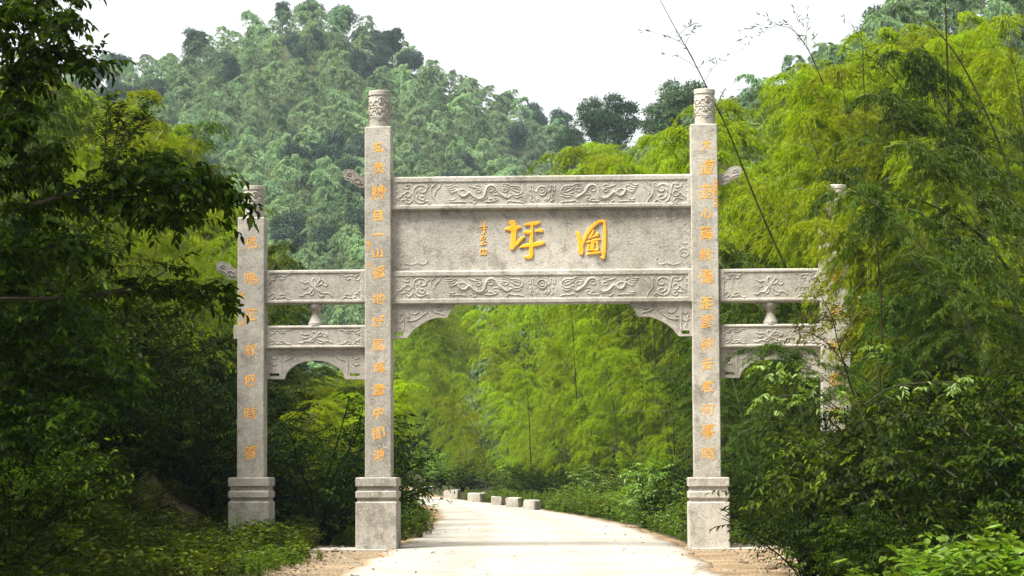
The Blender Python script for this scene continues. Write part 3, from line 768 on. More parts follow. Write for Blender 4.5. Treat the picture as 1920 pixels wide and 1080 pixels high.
def side_arch(x0, x1, dy, mt):
    W = x1 - x0; s = W / 189.0
    inner = [(37, 711), (41, 700), (48, 692), (60, 683), (75, 678), (95, 675.5), (114, 678), (129, 683), (141, 692), (148, 700), (151, 711)]
    o = [(0, 651)] + [(0, 711)] + inner + [(189, 711), (189, 651)]
    pts = [(x0 + x * s, y + dy) for x, y in o]
    b = board('side_arch', pts, .17, .12, mt, [(x0 + 10 * s, x0 + 28 * s, 700 + dy, 705 + dy), (x0 + 160 * s, x0 + 178 * s, 700 + dy, 705 + dy)])
    L = [[(33, 657), (33, 700)], [(156, 657), (156, 700)], [(12, 668), (18, 674), (24, 670)], [(12, 680), (18, 686), (24, 682)], [(165, 668), (171, 674), (177, 670)], [(165, 680), (171, 686), (177, 682)],
         [(40, 676), (50, 672), (58, 664), (68, 668), (78, 662), (88, 668)], [(42, 664), (50, 660), (60, 658)], [(149, 676), (139, 672), (131, 664), (121, 668), (111, 662), (101, 668)], [(147, 664), (139, 660), (129, 658)], [(90, 664), (95, 660), (100, 664)]]
    ridge_lines('arch_carving', [[(x0 + x * s, y + dy) for x, y in ln] for ln in L], .17, .012, b, mt)
side_arch(495.5, 685, 0, STONE); side_arch(1349, 1540, -2.5, STONE_PALE)
# cloud shaped wings and tenon ends
def wing(outline, spir, mt):
    b = board('cloud_wing', outline, .14, .16, mt)
    ridge_lines('wing_carving', spir, .14, .012, b, mt)
W0 = [(686, 330), (676, 331), (670, 324), (663, 319), (655, 317), (647, 317.5), (642.5, 321), (643, 330), (647, 337), (655, 340), (664, 346), (672, 351), (680, 353), (686, 352)]
S0 = [[(650, 327), (654, 322), (659, 326), (656, 330), (653, 328)], [(664, 338), (668, 334), (674, 336), (676, 342), (671, 344), (668, 340)], [(648, 333), (658, 335), (664, 342), (674, 346), (680, 344)]]
wing(W0, S0, STONE_DARK)
sh_ = lambda pts, ax_, ay_, k=1, fx=1: [(ax_ + (x - 684) * k * fx, ay_ + (y - 335) * k) for x, y in pts]
wing(sh_(W0, 1349, 329, 1, -1)[::1], [sh_(s, 1349, 329, 1, -1) for s in S0], STONE_PALE)
wing(sh_(W0, 446, 508), [sh_(s, 446, 508) for s in S0], STONE_DARK)
wing(sh_(W0, 1592, 505, 1, -1), [sh_(s, 1592, 505, 1, -1) for s in S0], STONE_PALE)
for (a_, b_, c_, d_, mt) in ((438, 446, 610, 636, STONE), (1593, 1602, 606, 633, STONE_PALE)):
    xa, zt = g(a_, c_, .1); xb, zb = g(b_, d_, .1); q = Q(); q.box(xa, xb, .1, .32, zb, zt, .008)
    obj('tenon_end', q.me('tenon_end', mt), gate)
bpy.data.objects.remove(_fo)
KERB_ = KERB

# ------------------------------------------------------------------ kerb stones
ks = [(760, 924, 9, 13, 'half hidden kerb stone nearest the inner pillar plinth'), (783, 925, 10, 12, 'small pale rounded kerb stone second along the road edge'), (800, 927, 34, 15, 'long grey kerb stone lying low along the bend'),
      (848, 934, 34, 16, 'whitish kerb stone half grown over with brush at the bend'), (893, 942, 31, 18, 'square grey kerb stone standing alone after a gap'),
      (934, 949, 23, 18, 'kerb stone with a darker side touching its neighbour'), (963, 953, 27, 20, 'bright kerb stone touching its darker neighbour'), (997, 958, 27, 20, 'last bright kerb stone next to the tall weeds')]
for i, (px, pyb, w_, h_, lb) in enumerate(ks):
    Yk = EYE * F / (pyb - HORIZON)
    k = Yk / F; W = w_ * k * .92; H = h_ * k * 1.04; D = .42
    rs = random.Random(i); q = Q(); q.box(-W / 2, W / 2, -D / 2, D / 2, -.1, H, .035)
    V = np.array(q.v); V += np.random.default_rng(i).normal(0, .018, V.shape)
    o = obj('kerb_stone', mesh('kerb_stone', V, q.f, KERB)); p = P(px, pyb, Yk)
    o.location = (p.x, Yk + .2, 0); o.rotation_euler = (0, 0, math.radians(-22 + rs.uniform(-9, 9)))
    tag(o, lb, 'kerb stone', 'stone blocks along the road edge')
#PLANTS
# ------------------------------------------------------------------ plant builders
def leaf_quads(p, d, nrm, L, W, broad=False, rng=None, droop=.12):
    """p,d,nrm (N,3); L,W (N,) -> V, quads, tint"""
    N = len(p); d = unit(d); s = unit(np.cross(d, nrm)); nn = np.cross(s, d)
    L = np.broadcast_to(L, (N,))[:, None]; W = np.broadcast_to(W, (N,))[:, None]
    if not broad:
        v = np.stack([p, p + d * L * .42 + s * W * .5 + nn * L * .02, p + d * L - nn * L * droop, p + d * L * .42 - s * W * .5 + nn * L * .02], 1)
        Fq = np.arange(N * 4).reshape(N, 4); k = 4
    else:
        v = np.stack([p, p + d * L * .28 + s * W * .46 + nn * W * .14, p + d * L * .68 + s * W * .36 + nn * W * .10 - nn * L * droop * .4, p + d * L - nn * L * droop,
                      p + d * L * .68 - s * W * .36 + nn * W * .10 - nn * L * droop * .4, p + d * L * .28 - s * W * .46 + nn * W * .14], 1)
        b = np.arange(N)[:, None] * 6
        Fq = np.concatenate([b + np.array([[0, 3, 2, 1]]), b + np.array([[0, 5, 4, 3]])]); k = 6
    t = (rng or np.random.default_rng(0)).random(N)
    return v.reshape(-1, 3), Fq, np.repeat(t, k)
def rnd_dir(rng, N):
    v = rng.normal(size=(N, 3)); return unit(v)
UP = np.array([0, 0, 1.0])

def bamboo_mesh(seed, H=11, lean=1.5, start=.22, Lb=1.7, nb=70, mt=9, k=9, leaf=(.15, .028), r0=.045, mat=L_BAMBOO, culm_mat=CULM, az_lean=None):
    rng = np.random.default_rng(seed)
    az = rng.uniform(0, 2 * PI) if az_lean is None else az_lean
    t = np.linspace(0, 1, 26)
    out = lean * t ** 2.6; z = H * (t - .07 * (lean / 2) * t ** 5)
    C = np.stack([out * math.cos(az) + .05 * np.sin(t * 9), out * math.sin(az), z], -1)
    C[0, 2] -= .4
    Vc, Fc = tube_arrays(C, r0 * (1 - t * .9) + .004, 6)
    # branches
    tb = start + (1 - start) * rng.random(nb) ** .9; tb.sort()
    p0 = np.stack([np.interp(tb, t, C[:, i]) for i in range(3)], -1)
    a = rng.uniform(0, 2 * PI, nb); u = (tb - start) / (1 - start)
    L = Lb * (0.45 + .75 * np.sin(np.clip(u * .92 + .12, 0, 1) * PI)) * rng.uniform(.7, 1.25, nb)
    el = np.radians(rng.uniform(15, 50, nb))
    hd = np.stack([np.cos(a), np.sin(a), np.zeros(nb)], -1)
    def along(s):   # s (nb,m) -> points
        h = (L[:, None] * s)[..., None]
        return p0[:, None, :] + hd[:, None, :] * h * np.cos(el)[:, None, None] + UP * (h * np.sin(el)[:, None, None] - .62 * L[:, None, None] * (s[..., None] ** 2.2))
    s5 = np.linspace(0, 1, 5)[None, :].repeat(nb, 0); Pb = along(s5)
    tubes = [tube_arrays(Pb[i], .008 * (1 - s5[0] * .7), 3) for i in range(nb)]
    s = rng.uniform(.12, 1, (nb, mt)); pt = along(s); tan = unit(along(np.clip(s + .05, 0, 1.1)) - along(s - .03))
    side = np.cross(tan, UP); sg = rng.choice([-1, 1], (nb, mt, 1))
    td = unit(tan * rng.uniform(.5, 1.1, (nb, mt, 1)) + side * sg * rng.uniform(.2, .9, (nb, mt, 1)) - UP * rng.uniform(.05, .55, (nb, mt, 1)))
    tl = rng.uniform(.18, .5, (nb, mt, 1)) * (Lb / 1.7) ** .6
    q = rng.uniform(.05, 1, (nb, mt, k, 1))
    lp = pt[:, :, None, :] + td[:, :, None, :] * tl[:, :, None, :] * q - UP * (q ** 2) * .12 + rng.normal(0, .025, (nb, mt, k, 3))
    ld = unit(td[:, :, None, :] + rng.normal(0, .30, (nb, mt, k, 3)) - UP * .32)
    N = nb * mt * k; lp = lp.reshape(-1, 3); ld = ld.reshape(-1, 3)
    nr = unit(UP + rng.normal(0, .55, (N, 3)))
    V, Fq, tint = leaf_quads(lp, ld, nr, leaf[0] * rng.uniform(.7, 1.3, N), leaf[1] * rng.uniform(.8, 1.2, N), False, rng)
    # colour differs from plume to plume as well
    pl = np.repeat(rng.random(nb), mt * k * 4)
    tint = .55 * tint + .45 * pl
    cm = mesh('culm', *join_arrays([(Vc, Fc)] + tubes), culm_mat, smooth=True)
    return cm, mesh('foliage', V, Fq, mat, tint=tint)

def lobed_tree_mesh(seed, H=9, R=3.2, n=3500, leaf=(.45, .30), lobes=14, mat=L_FAR_T, trunk_h=.35, broad=False, squash=.75):
    rng = np.random.default_rng(seed)
    c = rnd_dir(rng, lobes) * np.array([R * .62, R * .62, H * .28]) * rng.uniform(.5, 1, (lobes, 1)) + np.array([0, 0, H * .62])
    rad = R * rng.uniform(.26, .5, lobes)
    pick = rng.integers(0, lobes, n); dd = rnd_dir(rng, n); dd[:, 2] = np.where(rng.random(n) < .6, abs(dd[:, 2]), dd[:, 2])
    rr = rad[pick] * rng.uniform(.55, 1.08, n) * (1 + .15 * np.sin(dd[:, 0] * 7 + pick))
    p = c[pick] + dd * rr[:, None] * np.array([1, 1, squash])
    d = unit(dd * .7 + rnd_dir(rng, n) * .7 - UP * .25)
    V, Fq, tint = leaf_quads(p, d, unit(dd + UP * .6 + rng.normal(0, .35, (n, 3))), leaf[0] * rng.uniform(.6, 1.3, n), leaf[1] * rng.uniform(.7, 1.2, n), broad, rng)
    k = 6 if broad else 4
    tint = .5 * tint + .5 * np.repeat(rng.random(lobes)[pick], k)
    tb = []
    tp = np.array([[0, 0, -.5], [.1, 0, H * .25], [0, .1, H * .5], [.1, 0, H * .8]])
    tb.append(tube_arrays(tp, [.16 * H / 9, .13 * H / 9, .09 * H / 9, .03], 7))
    for i in range(lobes):
        b0 = np.array([0, 0, H * rng.uniform(.25, .5)]); tb.append(tube_arrays(np.array([b0, (b0 + c[i]) / 2 + UP * .1, c[i]]), [.06 * H / 9, .04 * H / 9, .015], 4))
    return mesh('trunk', *join_arrays(tb), BARK, smooth=True), mesh('crown', V, Fq, mat, tint=tint)

def sprays(rng, p0, d0, L, k, leaf, droop=.5, spread=.8, twig=None):
    """S sprays with k alternate broad leaves each -> V, quads, tint, twig tubes"""
    S = len(p0); L = np.broadcast_to(L, (S,))
    s = (np.arange(k)[None, :] + rng.uniform(.2, .8, (S, k))) / k
    d0 = unit(d0)
    pt = p0[:, None, :] + d0[:, None, :] * (L[:, None] * s)[..., None] - UP * (droop * .35 * L[:, None] * s ** 2)[..., None]
    tan = unit(d0[:, None, :] - UP * (droop * .7 * s)[..., None])
    side = unit(np.cross(tan, UP + rng.normal(0, .25, (S, 1, 3))))
    alt = np.where(np.arange(k) % 2 == 0, 1, -1)[None, :, None]
    ld = unit(tan * .55 + side * alt * spread * rng.uniform(.6, 1.2, (S, k, 1)) - UP * droop * rng.uniform(.3, 1.1, (S, k, 1)) + rng.normal(0, .16, (S, k, 3)))
    N = S * k
    nr = unit(UP + .35 * np.repeat(d0, k, 0) + rng.normal(0, .35, (N, 3)))
    V, Fq, tint = leaf_quads(pt.reshape(-1, 3), ld.reshape(-1, 3), nr, leaf[0] * rng.uniform(.65, 1.25, N), leaf[1] * rng.uniform(.75, 1.2, N), True, rng, droop=.16)
    tint = .6 * tint + .4 * np.repeat(rng.random(S), k * 6)
    tw = []
    if twig:
        for i in range(S):
            tw.append(tube_arrays(np.stack([p0[i], pt[i, k // 2], pt[i, -1]]), [twig, twig * .7, twig * .3], 3))
    return V, Fq, tint, tw

def shrub_mesh(seed, H=1.8, R=1.2, stems=16, per=9, k=9, leaf=(.075, .036), Ls=.38, mat=L_SHRUB, droop=.45, flat=.6):
    rng = np.random.default_rng(seed); tubes = []; P0 = []; D0 = []
    for i in range(stems):
        a = rng.uniform(0, 2 * PI); rr = R * math.sqrt(rng.random()) ; hh = H * rng.uniform(.55, 1.05) * math.sqrt(max(.12, 1 - (rr / R) ** 2 * .75))
        t = np.linspace(0, 1, 6)
        st = np.stack([rr * t ** 1.2 * math.cos(a) + rng.normal(0, .03, 6), rr * t ** 1.2 * math.sin(a) + rng.normal(0, .03, 6), hh * (t ** .85) - .05], -1)
        tubes.append(tube_arrays(st, .016 * (1 - t * .75), 4))
        for j in range(per):
            s = rng.uniform(.12, 1) ** .7
            p = np.array([np.interp(s, t, st[:, c]) for c in range(3)])
            a2 = rng.uniform(0, 2 * PI)
            d = np.array([math.cos(a2), math.sin(a2), 0]) * 1.0 + np.array([math.cos(a), math.sin(a), 0]) * .5 + UP * rng.uniform(-.1, 1.0) * (1 - flat + .4)
            P0.append(p); D0.append(d)
    P0 = np.array(P0); D0 = np.array(D0)
    V, Fq, tint, tw = sprays(rng, P0, D0, Ls * rng.uniform(.6, 1.3, len(P0)), k, leaf, droop, twig=.004)
    return mesh('stems', *join_arrays(tubes + tw), BARK, smooth=True), mesh('foliage', V, Fq, mat, tint=tint)

def weed_mesh(seed, H=.45, n=16, k=12, leaf=(.075, .028), R=.28, mat=L_WEED, flowers=0):
    rng = np.random.default_rng(seed); tubes = []; ps = []; ds = []; tips = []
    for i in range(n):
        a = rng.uniform(0, 2 * PI); rr = R * rng.random(); h = H * rng.uniform(.5, 1.1); t = np.linspace(0, 1, 5)
        b0 = rng.normal(0, R * .3, 2)
        st = np.stack([b0[0] + rr * t * math.cos(a), b0[1] + rr * t * math.sin(a), h * t ** .9 - .03], -1)
        tubes.append(tube_arrays(st, .0035, 3)); tips.append(st[-1])
        s = rng.uniform(.15, 1, k); p = np.stack([np.interp(s, t, st[:, c]) for c in range(3)], -1)
        aa = rng.uniform(0, 2 * PI, k)
        ps.append(p); ds.append(np.stack([np.cos(aa), np.sin(aa), rng.uniform(-.3, .9, k)], -1))
    ps = np.concatenate(ps); ds = np.concatenate(ds); N = len(ps)
    V, Fq, tint = leaf_quads(ps, ds, unit(UP + rng.normal(0, .4, (N, 3))), leaf[0] * rng.uniform(.6, 1.4, N), leaf[1] * rng.uniform(.7, 1.3, N), True, rng, .2)
    me = mesh('foliage', V, Fq, mat, tint=tint)
    stm = mesh('stems', *join_arrays(tubes), mat)
    fl = None
    if flowers:
        lst = []
        for i in range(flowers):
            c = tips[rng.integers(0, n)] + rng.normal(0, .03, 3) + UP * .03
            for j in range(5):
                a = 2 * PI * j / 5; d = np.array([math.cos(a), math.sin(a), .3]); s_ = np.array([-math.sin(a), math.cos(a), 0])
                lst.append((np.array([c, c + d * .012 + s_ * .008, c + d * .024, c + d * .012 - s_ * .008]), np.array([[0, 1, 2, 3]])))
        fl = mesh('flower', *join_arrays(lst), WHITE_FL)
    return stm, me, fl
def grass_mesh(seed, n=70, H=.3, R=.2, mat=L_WEED):
    rng = np.random.default_rng(seed)
    p = np.stack([rng.normal(0, R * .5, n), rng.normal(0, R * .5, n), np.full(n, -.02)], -1)
    d = unit(np.stack([rng.normal(0, .45, n), rng.normal(0, .45, n), np.ones(n)], -1))
    V, Fq, tint = leaf_quads(p, d, unit(rng.normal(0, 1, (n, 3)) * np.array([1, 1, .1])), H * rng.uniform(.5, 1.2, n), .012, False, rng, .35)
    return mesh('blades', V, Fq, mat, tint=tint)

def plant(name, parts, loc, rz=0, sc=1.0, label=None, cat=None, group=None):
    """a plant = Empty with its parts; parts [(name, mesh)]"""
    e = empty(name, loc, rz); e.scale = (sc, sc, sc) if not hasattr(sc, '__len__') else sc
    for n_, me_ in parts:
        if me_ is not None:
            c_ = obj(n_, me_, e)
            if n_ == 'flower': c_['kind'] = 'stuff'
    return tag(e, label, cat, group)
def again(src, loc, rz, sc, label=None, mat=None, group=None, tilt=(0, 0)):
    c = src.copy(); COL.objects.link(c); c.location = loc; c.rotation_euler = (tilt[0], tilt[1], rz); c.scale = (sc, sc, sc) if not hasattr(sc, '__len__') else sc
    if label: c['label'] = label
    if group: c['group'] = group
    for ch in src.children:
        d = ch.copy(); COL.objects.link(d); d.parent = c
        if mat and ch.name.startswith(('foliage', 'crown')):
            d.material_slots[0].link = 'OBJECT'; d.material_slots[0].material = mat
    return c

def gn_scatter(name, templates, pts, kind='stuff', loc=None):
    """one object that instances template objects on points [(x,y,z,rz,scale,idx)]"""
    A = np.array(pts, np.float32)
    me = bpy.data.meshes.new(name); me.vertices.add(len(A)); me.vertices.foreach_set('co', A[:, :3].ravel())
    rot = np.zeros((len(A), 3), np.float32); rot[:, 2] = A[:, 3]
    a = me.attributes.new('rot', 'FLOAT_VECTOR', 'POINT'); a.data.foreach_set('vector', rot.ravel())
    a = me.attributes.new('scl', 'FLOAT', 'POINT'); a.data.foreach_set('value', A[:, 4].copy())
    a = me.attributes.new('idx', 'INT', 'POINT'); a.data.foreach_set('value', A[:, 5].astype(np.int32))
    me.update()
    ng = bpy.data.node_groups.new(name, 'GeometryNodeTree')
    ng.interface.new_socket(name='Geometry', in_out='INPUT', socket_type='NodeSocketGeometry')
    ng.interface.new_socket(name='Geometry', in_out='OUTPUT', socket_type='NodeSocketGeometry')
    N = ng.nodes; gi = N.new('NodeGroupInput'); go = N.new('NodeGroupOutput'); jn = N.new('GeometryNodeJoinGeometry')
    def attr(nm, ty):
        x = N.new('GeometryNodeInputNamedAttribute'); x.data_type = ty; x.inputs['Name'].default_value = nm; return x.outputs['Attribute']
    r_, s_, i_ = attr('rot', 'FLOAT_VECTOR'), attr('scl', 'FLOAT'), attr('idx', 'INT')
    e2r = N.new('FunctionNodeEulerToRotation'); ng.links.new(r_, e2r.inputs[0])
    for k, tset in enumerate(templates):
        cmp_ = N.new('FunctionNodeCompare'); cmp_.data_type = 'INT'; cmp_.operation = 'EQUAL'; cmp_.inputs[3].default_value = k
        ng.links.new(i_, cmp_.inputs[2])
        for to in tset:
            oi = N.new('GeometryNodeObjectInfo'); oi.inputs['Object'].default_value = to; oi.transform_space = 'ORIGINAL'
            oi.inputs['As Instance'].default_value = True
            ip = N.new('GeometryNodeInstanceOnPoints')
            ng.links.new(gi.outputs[0], ip.inputs['Points']); ng.links.new(cmp_.outputs[0], ip.inputs['Selection'])
            ng.links.new(oi.outputs['Geometry'], ip.inputs['Instance']); ng.links.new(e2r.outputs[0], ip.inputs['Rotation']); ng.links.new(s_, ip.inputs['Scale'])
            ng.links.new(ip.outputs[0], jn.inputs[0])
    ng.links.new(jn.outputs[0], go.inputs[0])
    o = obj(name, me); md = o.modifiers.new('scatter', 'NODES'); md.node_group = ng
    return tag(o, kind=kind)

# ------------------------------------------------------------------ forest on the mountain
rng = np.random.default_rng(11)
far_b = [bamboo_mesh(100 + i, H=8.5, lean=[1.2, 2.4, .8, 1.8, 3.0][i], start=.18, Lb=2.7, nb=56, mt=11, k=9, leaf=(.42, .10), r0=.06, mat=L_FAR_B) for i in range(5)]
far_t = [lobed_tree_mesh(200 + i, H=9, R=[3.3, 2.8, 3.6, 3.0][i], n=5200, leaf=(.42, .24), lobes=[22, 15, 30, 19][i]) for i in range(4)]
pts = []
cells = {}
tries = 0
while tries < 30000:
    tries += 1
    y = 215 + 285 * rng.random(); x = rng.uniform(-.235, .09) * y - 2
    sp_ = 3.5 + 1.0 * rng.random()
    key = (int(x // 5), int(y // 6)); ok = True
    for a_ in (-1, 0, 1):
        for b_ in (-1, 0, 1):
            for (u, v) in cells.get((key[0] + a_, key[1] + b_), ()):
                if abs(u - x) < sp_ and (u - x) ** 2 + ((v - y) * .8) ** 2 < sp_ ** 2: ok = False
    if not ok: continue
    cells.setdefault(key, []).append((x, y))
    z = float(mountain(x, y))
    if z < -2: continue
    # hidden behind the ridge
    if y > 488: continue
    pts.append((x, y, z))
pts = np.array(pts)
dk = waves(pts[:, 0] * 1.0, pts[:, 1] * .7, .11) + .5 * waves(pts[:, 0] + 90, pts[:, 1], .35) - sstep(pts[:, 1], 420, 480) * .25
isdark = (dk + rng.normal(0, .42, len(pts))) > .50
pxs = 960 + pts[:, 0] / pts[:, 1] * F; pys = HORIZON - (pts[:, 2] + 7 - EYE) / pts[:, 1] * F
# how large and how visible each is: those not hidden by the gate, largest first
vis = ((pxs > 200) & (pxs < 1200) & (pys < 520)).astype(float) - ((pxs > 735) & (pxs < 1290) & (pys > 335)) * 1.0
score = vis * 10 + 450 / pts[:, 1] + rng.random(len(pts)) * .2
order = np.argsort(-score)
far_first = {}
rest = []
nb_ = nt_ = 0
for r_, i in enumerate(order):
    x, y, z = pts[i]; dark = bool(isdark[i]); s = rng.uniform(.62, .95) if not dark else rng.uniform(.50, .90)
    v = int(rng.integers(0, 4 if dark else 5)); rz = rng.uniform(0, 2 * PI)
    if r_ < 560 and (nt_ if dark else nb_) < 285:
        if dark: nt_ += 1
        else: nb_ += 1
        key = (dark, v)
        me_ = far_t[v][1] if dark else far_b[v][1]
        nm = 'far_broadleaf_tree' if dark else 'far_bamboo_clump'
        o = obj(nm, me_, None, (x, y, z), (0, 0, rz)); o.scale = (s, s, s * rng.uniform(.9, 1.2))
        qx, qy = 960 + x / y * F, HORIZON - (z + 6 - EYE) / y * F
        zone = ('above the near tree' if qx < 290 else 'above the long bough' if qx < 400 else 'over the short pillar' if qx < 510 else 'between the short and tall pillars' if qx < 684 else 'around the first finial' if qx < 760 else
                'over the left end of the beam' if qx < 880 else 'over the signature' if qx < 960 else 'over the golden characters' if qx < 1060 else 'by the valley gap')
        alt = 'along the ridge' if y > 465 else 'high on the mountain' if qy < 190 else 'half way up' if qy < 330 else 'low on the mountain'
        sz = 'large ' if s > (.72 if dark else .80) else 'small '
        tag(o, sz + ('dark broadleaf tree ' if dark else 'pale bamboo clump ') + alt + ', ' + zone, 'tree' if dark else 'bamboo',
            'dark trees scattered over the mountain' if dark else 'pale bamboo covering the mountain')
        far_first.setdefault(key, o)
    else: rest.append((x, y, z, rz, s, v + (5 if dark else 0)))
tmpl = [[far_first[(False, v)]] for v in range(5)] + [[far_first[(True, v)]] for v in range(4)]
gn_scatter('mountain_forest', tmpl, rest)
# trees one can single out on the skyline
sky_trees = [(365, 58, 478, 1.0, 3, 'dark round tree standing out on the left shoulder of the mountain'), (735, 50, 478, .95, 1, 'dark spreading tree alone on the slope just below the summit'),
             (640, 12, 480, .9, 2, 'dark tree on the very summit of the mountain, beside paler bamboo'), (575, 4, 482, .8, 0, 'low dark tree on the summit ridge between bamboo'),
             (530, 6, 482, .7, 3, 'small dark tree at the left end of the summit'), (215, 100, 480, .8, 2, 'dark tree at the low end of the ridge above the near foliage'),
             (950, 170, 480, .8, 1, 'dark tree on the falling ridge beside the valley gap'), (1000, 195, 480, .75, 0, 'last dark tree where the mountain ridge meets the valley')]
for px, pyt, Yt, s, v, lb in sky_trees:
    p = P(px, pyt, Yt); z = float(mountain(p.x, Yt)); z = p.z - 9 * s
    e = plant('skyline_tree', [('trunk', far_t[v][0]), ('crown', far_t[v][1])], (p.x, Yt, z), px, s * 1.1, lb, 'tree')

# ------------------------------------------------------------------ mid distance: hill on the right and its trees
mid_t = [lobed_tree_mesh(300 + i, H=12, R=3.4, n=9000, leaf=(.30, .17), lobes=[22, 17, 26][i], mat=L_MID_T) for i in range(3)]
for px, pyt, Yt, s, v, lb in [(1115, 172, 260, .8, 0, 'tall dark tree with a ragged top, its twin touching it on the sky'), (1160, 172, 255, .85, 1, 'tall dark tree beside its twin above the bright bamboo'),
                              (1062, 235, 300, .8, 2, 'lower dark tree at the valley gap in front of the mountain'),
                              (1262, 150, 205, .75, 2, 'dark tree close to the finial of the pale pillar'), (1290, 147, 200, .78, 1, 'darkest tree just behind the finial of the pale pillar'),
                              (1235, 188, 215, .65, 0, 'paler tree left of the finial above the bright bamboo'), (1650, 12, 215, .8, 2, 'dark blue tree on top of the bamboo hill near the frame top'),
                              (1420, 150, 225, .9, 0, 'tree behind the bamboo tips where the hill meets the sky')]:
    p = P(px, pyt, Yt)
    plant('hill_tree', [('trunk', mid_t[v][0]), ('crown', mid_t[v][1])], (p.x, Yt, p.z - 12 * s * .95), px * .7, s, lb, 'tree')
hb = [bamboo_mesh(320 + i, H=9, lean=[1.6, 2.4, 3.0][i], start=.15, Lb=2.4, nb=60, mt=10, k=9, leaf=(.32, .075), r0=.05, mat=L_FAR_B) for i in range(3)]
first = {}
for i in range(290):
    y = rng.uniform(125, 235); x = rng.uniform(-.02, .26) * y
    z = float(ground(x, y))
    px = 960 + x / y * F; top = HORIZON - (z + 8 - EYE) / y * F
    px -= 40
    lim = np.interp(px, [900, 1000, 1100, 1200, 1350, 1450, 1550, 1700, 1920], [480, 400, 300, 250, 170, 95, 60, -40, -320])
    s = min(1.0, ((HORIZON - lim) / F * y + EYE - z) / 8.6)
    if s < .35: continue
    s *= rng.uniform(.8, 1.0); v = i % 3
    hl_ = '%s green bamboo on the middle slope %s, %s' % ('large soft' if s > .75 else 'small soft', 'left of the tall pale pillar' if px < 1260 else 'right beside the pale pillar' if px < 1400 else 'behind the yellow bamboo tips' if px < 1600 else 'near the top corner', 'high up' if y > 185 else 'lower down')
    if v not in first:
        first[v] = plant('hillside_bamboo', [('culm', hb[v][0]), ('foliage', hb[v][1])], (x, y, z), rng.uniform(0, 6), s, hl_, 'bamboo', 'bamboo on the middle slopes')
    else: again(first[v], (x, y, z), rng.uniform(0, 6), s, hl_)

# ------------------------------------------------------------------ bamboo grove behind the gate
NB = [bamboo_mesh(400 + i, H=[10, 11, 9.5, 10.5, 9, 11][i], lean=[2.2, 3.2, 1.4, 2.8, 3.6, 1.8][i], start=[.16, .25, .2, .12, .2, .3][i], Lb=[1.9, 1.7, 2.1, 1.8, 2.0, 1.6][i], nb=98, mt=12, k=15, leaf=(.13, .025), az_lean=0.0) for i in range(6)]
HB = [10, 11, 9.5, 10.5, 9, 11]
bfirst = {}
def where(px, y, H, mat):
    size = 'low' if H < 4.5 else ('tall' if H > 9 else 'mid height')
    look = 'dark' if mat is L_BAMBOO_D else ('olive' if mat is L_BAMBOO_R else 'bright')
    if y > 74:
        place = ('on the far side of the bend' if px < 780 else 'above the long low block' if px < 900 else 'behind the last kerb stones' if px < 1010 else
                 'under the middle of the beam' if px < 1120 else 'below the corner bracket' if px < 1230 else 'close to the pale pillar')
        row = ', front row' if y < 95 else (', deep in the grove' if y > 115 else ', middle rows')
        gr = 'bamboo grove seen through the central opening'
    elif px < 760:
        place = ('behind the near dark trees' if px < 200 else 'behind the long drooping bough' if px < 360 else 'beside the short clear pillar' if px < 445 else 'inside the narrow clear bay' if px < 690 else 'beside the tall inner pillar')
        row = ', low on the bank' if y < 62 else ', high on the bank'; gr = 'bamboo on the left bank behind the gate'
    else:
        place = ('above the far side beam' if px < 1480 else 'behind the overgrown pillar' if px < 1640 else 'beneath the arching dark culm' if px < 1780 else 'at the outer picture edge')
        row = ', standing before the gate' if y < 44 else (', low on the bank' if y < 60 else ', high on the bank'); gr = 'tall bamboo around the overgrown pillar'
    return '%s %s bamboo %s%s' % (size, look, place, row), gr
def grow(x, y, H, group, label, mat=None, rz=None, v=None, tilt=(0, 0)):
    label, group = where(960 + x / y * F, y, H, mat)
    v = int(rng.integers(0, 6)) if v is None else v
    s = H / HB[v]; z = float(ground(x, y)) - .05; rz = rng.uniform(0, 2 * PI) if rz is None else rz
    sc = (max(s, .62) * 1.0, max(s, .62) * 1.0, s)
    if v not in bfirst:
        e = plant('bamboo', [('culm', NB[v][0]), ('foliage', NB[v][1])], (x, y, z), rz, sc, label, 'bamboo', group)
        e.rotation_euler = (tilt[0], tilt[1], rz)
        bfirst[v] = e
        if mat: 
            d = e.children[1]; d.material_slots[0].link = 'OBJECT'; d.material_slots[0].material = mat
    else:
        e = again(bfirst[v], (x, y, z), rz, sc, label, mat or L_BAMBOO, group, tilt)
    return e
def topz(px, y, tbl):
    if px > 700 or y > 86: px = px - 1.7 / y * F    # these lean towards -x
    return topz_(px, y, tbl)
def topz_(px, y, tbl): return (HORIZON - np.interp(px, [a for a, _ in tbl], [b for _, b in tbl])) / F * y + EYE
TOP1 = [(480, 700), (560, 672), (640, 660), (690, 570), (735, 550), (830, 480), (1000, 380), (1075, 330), (1110, 285), (1150, 235), (1200, 215), (1260, 205), (1300, 225), (1360, 300), (1500, 230), (1900, 100)]
placed = []
def free(x, y, d):
    for u, v in placed:
        if (u - x) ** 2 + (v - y) ** 2 < d * d: return False
    placed.append((x, y)); return True
n = 0
for k_ in range(2600):
    y = rng.uniform(76, 142); lo = xr(y) + 2.6; x = lo + rng.random() * min(26, .085 * y - lo + 3) if .085 * y + 3 > lo else None
    if x is None or n >= 150: continue
    px = 960 + x / y * F
    if px < 700 or px > 1400: continue
    if not free(x, y, 2.3): continue
    z = float(ground(x, y)); H = float(topz(px, y, TOP1)) - z
    H *= rng.uniform(.72, 1.0)
    front = x - xr(y) < 5
    if front: H = min(H, rng.uniform(4.5, 8))
    if H < 2.6: continue
    H = min(H, 13.5)
    grow(x, y, H, 'bamboo grove seen through the central opening', 'bright yellow green bamboo in the grove seen through the central opening', rz=rng.uniform(-1, 1) + PI * (rng.random() < .75)); n += 1
n = 0
